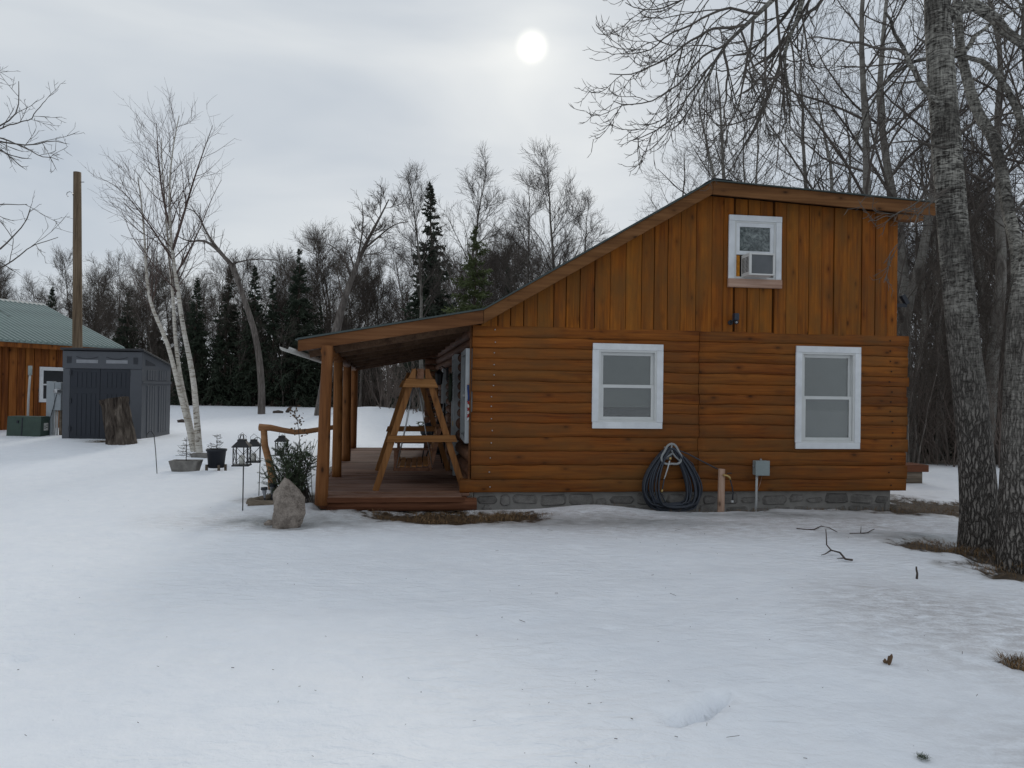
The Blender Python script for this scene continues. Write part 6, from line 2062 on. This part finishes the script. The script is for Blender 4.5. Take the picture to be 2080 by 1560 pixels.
def brush(name, regions, seed, label, hmin, hmax):
    rng = np.random.default_rng(seed)
    S = []
    for (xa, xb, ya, yb, n) in regions:
        x = rng.uniform(xa, xb, n); y = rng.uniform(ya, yb, n)
        S.append(np.stack([x, y, base_z(x, y) - 0.25], -1))
    S = np.concatenate(S); N = len(S)
    D = np.stack([rng.normal(0, .30, N), rng.normal(0, .30, N), np.ones(N)], -1)
    L = rng.uniform(hmin, hmax, N)
    P, R = grow(rng, S, D, L, 0.006 + 0.004 * L, 4, 0.10, [0.0], 0.4)
    S2, D2, L2, R2 = sprout(rng, P, R, 6, 0.2, 1.0, 0.65, 0.2, 0.42, 0.3, 0.6, 0.005, 0.4)
    P2, R2 = grow(rng, S2, D2, L2, R2, 3, 0.12, [0.05], 0.5)
    S3, D3, L3, R3 = sprout(rng, P2, R2, 3, 0.2, 1.0, 0.65, 0.2, 0.5, 0.2, 0.8, 0.004, 0.4)
    P3, R3 = grow(rng, S3, D3, L3, R3, 2, 0.12, [0.05], 0.6)
    o = link_mesh(name, tube_mesh(name, [(P, R, 4), (P2, R2, 3), (P3, R3, 3)], 'brush_twig'), None)
    tag(o, label, 'brush', kind='stuff')


brush('far_underbrush', [(-32, 4, 39.3, 46, 900), (-6, -1.5, 30.5, 36, 110)], 91, 'tangled bare underbrush along the foot of the far wood', 1.2, 3.8)
brush('near_underbrush', [(7.4, 17, 16.0, 22, 330), (9, 22, 22, 30, 180)], 92, 'tangled bare underbrush at the wood edge right of the cabin', 0.8, 3.2)

# --- the two big poplars at the right


def big_trunk(pxs, Y, base, seed, e, flare=1.5, sides=40, back=0.0):
    rng = np.random.default_rng(seed)
    Ys = [Y + back * min(1, i / 6) for i in range(len(pxs))]
    P = np.array([at(q[0], q[1], y_) for q, y_ in zip(pxs, Ys)]); W_ = np.array([q[2] * y_ / FPX / 2 * math.cos(math.atan((q[0] - 1040) / FPX)) for q, y_ in zip(pxs, Ys)])
    P[0] = base
    d = np.concatenate([[0], np.cumsum(np.linalg.norm(np.diff(P, axis=0), axis=1))])
    n = 90
    u = np.linspace(0, d[-1], n)
    Pn = np.stack([np.interp(u, d, P[:, k]) for k in range(3)], -1)
    for _ in range(6): Pn[1:-1] = (Pn[:-2] + 2 * Pn[1:-1] + Pn[2:]) / 4
    R = np.interp(u, d, W_)
    for _ in range(4): R[1:-1] = (R[:-2] + 2 * R[1:-1] + R[2:]) / 4
    V, Q_ = tubes([(Pn[None], R[None], sides)])
    V = V.reshape(n, sides, 3)
    for i in range(n):
        for k in range(sides):
            a = 2 * math.pi * k / sides
            z = Pn[i, 2]
            fl = (flare - 1) * math.exp(-max(z, 0) * 3.2) * (1 + 0.5 * math.sin(a * 5 + seed))
            low = math.exp(-max(z - 0.2, 0) * 0.35)
            rdg = 0.10 * low * abs(nz(math.cos(a) * 5, math.sin(a) * 5, z * 0.9 + seed)) + 0.03 * nz(math.cos(a) * 2, math.sin(a) * 2, z * 0.7 + seed) + 0.025 * low * nz(math.cos(a) * 11, math.sin(a) * 11, z * 2.2)
            V[i, k] = Pn[i] + (V[i, k] - Pn[i]) * (1 + fl + rdg)
    me = np_mesh('trunk', V.reshape(-1, 3), Q_); me.materials.append(MATS['bark_poplar'])
    link_mesh('trunk', me, None, e)
    return Pn, R


def hooked(rng, P, R, n, ratio, lmin, rmin, droop, rise, ang=0.75, seg=6, t0=0.12, bud=True):
    """twigs that droop and curl up at their tips"""
    S, D, L, Rr = sprout(rng, P, R, n, t0, 1.0, ang, 0.22, ratio, lmin, 0.6, rmin, 0.45, up=-0.2)
    return grow(rng, S, D, L, np.minimum(Rr, 0.005 + 0.010 * L), seg, 0.055, [droop, droop * 0.5, rise * 0.4, rise, rise * 1.4], 0.55, bud)


def bough(e, rng, limbs, n2, n3, n4, rmin=0.0034, mat='twig_poplar', droop=-0.10, rise=0.22, r2=0.42, r3=0.42):
    sets = []
    for pts, Y0, Y1, ra, rb in limbs:
        K = len(pts)
        P = np.array([at(q[0], q[1], Y0 + (Y1 - Y0) * i / (K - 1)) for i, q in enumerate(pts)])
        d = np.concatenate([[0], np.cumsum(np.linalg.norm(np.diff(P, axis=0), axis=1))])
        u = np.linspace(0, d[-1], 16)
        Pn = np.stack([np.interp(u, d, P[:, k]) for k in range(3)], -1)
        Pn[1:-1] += rng.normal(0, 0.018, Pn[1:-1].shape)
        for _ in range(1): Pn[1:-1] = (Pn[:-2] + 2 * Pn[1:-1] + Pn[2:]) / 4
        R = np.linspace(ra, rb, 16)
        P1, R1 = Pn[None], R[None]
        link_mesh('limb', tube_mesh('limb', [(P1, R1, 10)], 'bark_poplar' if ra > 0.028 else mat), None, e)
        P2, R2 = hooked(rng, P1, R1, n2, r2, 0.30, rmin * 1.3, droop, rise, 0.7)
        P3, R3 = hooked(rng, P2, R2, n3, r3, 0.16, rmin, droop * 0.7, rise, 0.7, 5)
        sets += [(P2, R2, 5), (P3, R3, 4)]
        if n4:
            P4, R4 = hooked(rng, P3, R3, n4, 0.4, 0.07, rmin * 0.9, 0.0, rise, 0.7, 3)
            sets += [(P4, R4, 3)]
    link_mesh('crown', tube_mesh('crown', sets, mat), None, e)


T1 = empty('poplar_tree'); tag(T1, 'big rough barked poplar leaning left beside the cabin, boughs overhead', 'tree')
Y1 = 7.66
b1 = on_ground(1992, 1108); b1 = np.array((5.11, Y1, -0.12))
P_, R_ = big_trunk([(1994, 1118, 84), (1992, 1060, 80), (1980, 900, 73), (1958, 700, 67), (1938, 500, 66), (1929, 380, 64), (1919, 250, 61), (1905, 60, 56), (1901, -60, 53), (1893, -300, 44), (1880, -700, 34), (1868, -1100, 18)], Y1, b1, 3, T1, 1.12)
rg = np.random.default_rng(77)
# a crown far above the picture, then the boughs that hang into it
S, D, L, Rr = sprout(rg, P_[None], R_[None], 12, 0.66, 0.99, 0.9, 0.15, 0.32, 1.0, 0.4, 0.03, 0.5)
Pc, Rc = grow(rg, S, D, L, np.minimum(Rr, 0.05), 7, 0.08, [0.03], 0.25)
S, D, L, Rr = sprout(rg, Pc, Rc, 8, 0.2, 1, 0.75, 0.2, 0.42, 0.4, 0.5, 0.008, 0.5)
Pd, Rd = grow(rg, S, D, L, Rr, 5, 0.1, [0.0, 0.08], 0.4)
S, D, L, Rr = sprout(rg, Pd, Rd, 6, 0.2, 1, 0.75, 0.2, 0.45, 0.25, 0.5, 0.005, 0.5)
Pe, Re = grow(rg, S, D, L, Rr, 3, 0.1, [0.08], 0.5)
link_mesh('high_crown', tube_mesh('high_crown', [(Pc, Rc, 7), (Pd, Rd, 4), (Pe, Re, 3)], 'twig_poplar'), None, T1)
LEFT = [
    ([(1893, -330), (1780, -230), (1660, -90), (1573, 0), (1543, 30), (1511, 51), (1476, 89), (1449, 129), (1433, 172), (1420, 215)], 7.6, 7.2, 0.060, 0.008),
    ([(1511, 51), (1465, 55), (1420, 68), (1370, 105), (1320, 140), (1275, 158), (1238, 150)], 7.25, 6.9, 0.015, 0.004),
    ([(1543, 28), (1480, 20), (1410, 40), (1350, 80), (1305, 110), (1262, 110)], 7.3, 7.0, 0.015, 0.004),
    ([(1573, 0), (1500, -25), (1420, -20), (1350, 15), (1300, 25), (1270, 5)], 7.3, 7.1, 0.015, 0.004),
    ([(1490, 75), (1440, 100), (1390, 155), (1345, 195), (1300, 215), (1245, 205)], 7.2, 7.0, 0.013, 0.004),
    ([(1465, 105), (1435, 150), (1395, 200), (1365, 240), (1330, 265), (1285, 285)], 7.2, 7.0, 0.013, 0.004),
    ([(1530, 42), (1520, 110), (1512, 160), (1500, 210), (1480, 262), (1475, 300)], 7.25, 7.1, 0.016, 0.004),
    ([(1470, 98), (1482, 150), (1475, 200), (1470, 260), (1468, 300)], 7.2, 7.0, 0.014, 0.004),
    ([(1700, -130), (1640, -40), (1622, 30), (1600, 80), (1596, 130), (1606, 180), (1604, 235), (1595, 270)], 7.5, 7.3, 0.035, 0.004),
    ([(1600, 130), (1575, 160), (1555, 200), (1545, 240)], 7.35, 7.2, 0.014, 0.004),
    ([(1640, -80), (1560, -60), (1480, -50), (1400, -40), (1330, -20)], 7.4, 7.2, 0.02, 0.004),
]
bough(T1, rg, LEFT, 9, 6, 2, rmin=0.0032, droop=-0.16, rise=0.30, r2=0.55, r3=0.5)
OTHER = [
    ([(1914, 215), (1882, 182), (1862, 150), (1840, 112), (1815, 65), (1798, 25)], 7.55, 7.3, 0.036, 0.012),
    ([(1838, 110), (1790, 98), (1740, 88), (1690, 80), (1640, 78)], 7.4, 7.1, 0.016, 0.006),
    ([(1905, 60), (1932, 34), (1955, 12), (1985, 10), (2020, 35), (2055, 75), (2095, 105)], 7.7, 7.9, 0.075, 0.045),
    ([(1930, 400), (1870, 385), (1830, 340), (1800, 330)], 7.55, 7.2, 0.012, 0.004),
    ([(1922, 300), (1850, 285), (1800, 290), (1760, 320)], 7.55, 7.4, 0.012, 0.004),
    ([(1929, 380), (1860, 410), (1810, 440), (1765, 448)], 7.5, 7.1, 0.010, 0.0035),
    ([(1929, 385), (1872, 430), (1840, 480), (1795, 535)], 7.5, 7.1, 0.010, 0.0035),
]
bough(T1, rg, OTHER, 5, 4, 2, rise=0.12)

T2 = empty('poplar_tree'); tag(T2, 'second big forked poplar at the right edge of the yard', 'tree')
Y2 = 6.95
b2_ = np.array((at(2070, 1150, Y2)[0], Y2, -0.12))
big_trunk([(2070, 1150, 88), (2070, 1060, 84), (2072, 900, 78), (2074, 700, 66), (2076, 620, 60), (2082, 560, 44), (2096, 480, 36), (2112, 380, 34), (2130, 200, 30), (2150, -100, 24), (2160, -500, 14)], Y2, b2_, 5, T2, 1.15)
Pf, Rf = big_trunk([(2072, 640, 40), (2070, 560, 34), (2066, 500, 30), (2050, 440, 28), (2035, 350, 27), (2016, 272, 26), (1988, 238, 24), (1966, 170, 22), (1950, 100, 20), (1944, 0, 18), (1950, -200, 14), (1955, -500, 8)], Y2 + 0.06, np.array(at(2074, 650, Y2 + 0.03)), 6, T2, 1.0, 20, 1.7)
rg2 = np.random.default_rng(78)
bough(T2, rg2, [
    ([(2114, 370), (2090, 290), (2060, 200), (2000, 120), (1936, 112), (1880, 114), (1837, 127), (1800, 165), (1765, 215), (1735, 300)], 7.9, 9.6, 0.05, 0.008),
    ([(2030, 330), (2060, 300), (2090, 270)], 8.2, 8.1, 0.02, 0.008),
    ([(1990, 240), (1960, 260), (1920, 310), (1880, 350)], 8.7, 9.0, 0.02, 0.006),
    ([(2016, 272), (2040, 220), (2080, 190)], 8.43, 8.2, 0.02, 0.008),
    ([(2050, 440), (2080, 410), (2100, 380)], 7.86, 7.8, 0.02, 0.008),
    ([(1952, 110), (1990, 60), (2040, 30), (2090, 10)], 8.71, 8.9, 0.03, 0.01),
    ([(1946, 20), (1985, -20), (2040, -20), (2090, 20)], 8.71, 8.9, 0.03, 0.01),
], 8, 5, 2, rise=0.10, droop=-0.04)

# --- branch tips of a tree standing outside the picture on the left
T3 = empty('yard_tree'); tag(T3, 'budding twigs of a tree reaching in from the left edge', 'tree')
rg3 = np.random.default_rng(79)
YT = 10.0
p = at(-170, 900, YT)
big = [(-170, 960, 60), (-172, 700, 52), (-180, 400, 44), (-190, 100, 34), (-195, -300, 20), (-200, -600, 8)]
P = np.array([at(q[0], q[1], YT) for q in big]); P[0, 2] = gz(P[0, 0], P[0, 1]) - 0.1
link_mesh('trunk', tube_mesh('trunk', [(P[None], np.array([[q[2] * YT / FPX / 2 for q in big]]), 14)], 'bark_poplar'), None, T3)
bough(T3, rg3, [
    ([(-180, 330), (-100, 300), (-40, 275), (10, 255), (40, 220), (38, 165)], 10, 9.6, 0.022, 0.004),
    ([(-10, 262), (30, 252), (65, 240), (92, 205)], 9.7, 9.5, 0.010, 0.004),
    ([(-180, 350), (-60, 275), (0, 288), (50, 300), (100, 285), (135, 292)], 10, 9.5, 0.022, 0.004),
    ([(-60, 270), (20, 285), (60, 305), (90, 318), (118, 325)], 9.8, 9.5, 0.012, 0.004),
    ([(-180, 560), (-60, 500), (0, 512), (40, 470), (62, 425)], 10, 9.6, 0.026, 0.004),
    ([(-180, 480), (-60, 430), (0, 415), (55, 415)], 10, 9.6, 0.018, 0.004),
    ([(-180, 620), (-40, 560), (10, 540), (60, 500), (118, 482)], 10, 9.6, 0.018, 0.004),
    ([(-180, 200), (-60, 160), (0, 130)], 10, 9.7, 0.02, 0.004),
], 5, 4, 1, rmin=0.0029, rise=0.10, droop=-0.06, r2=0.36)
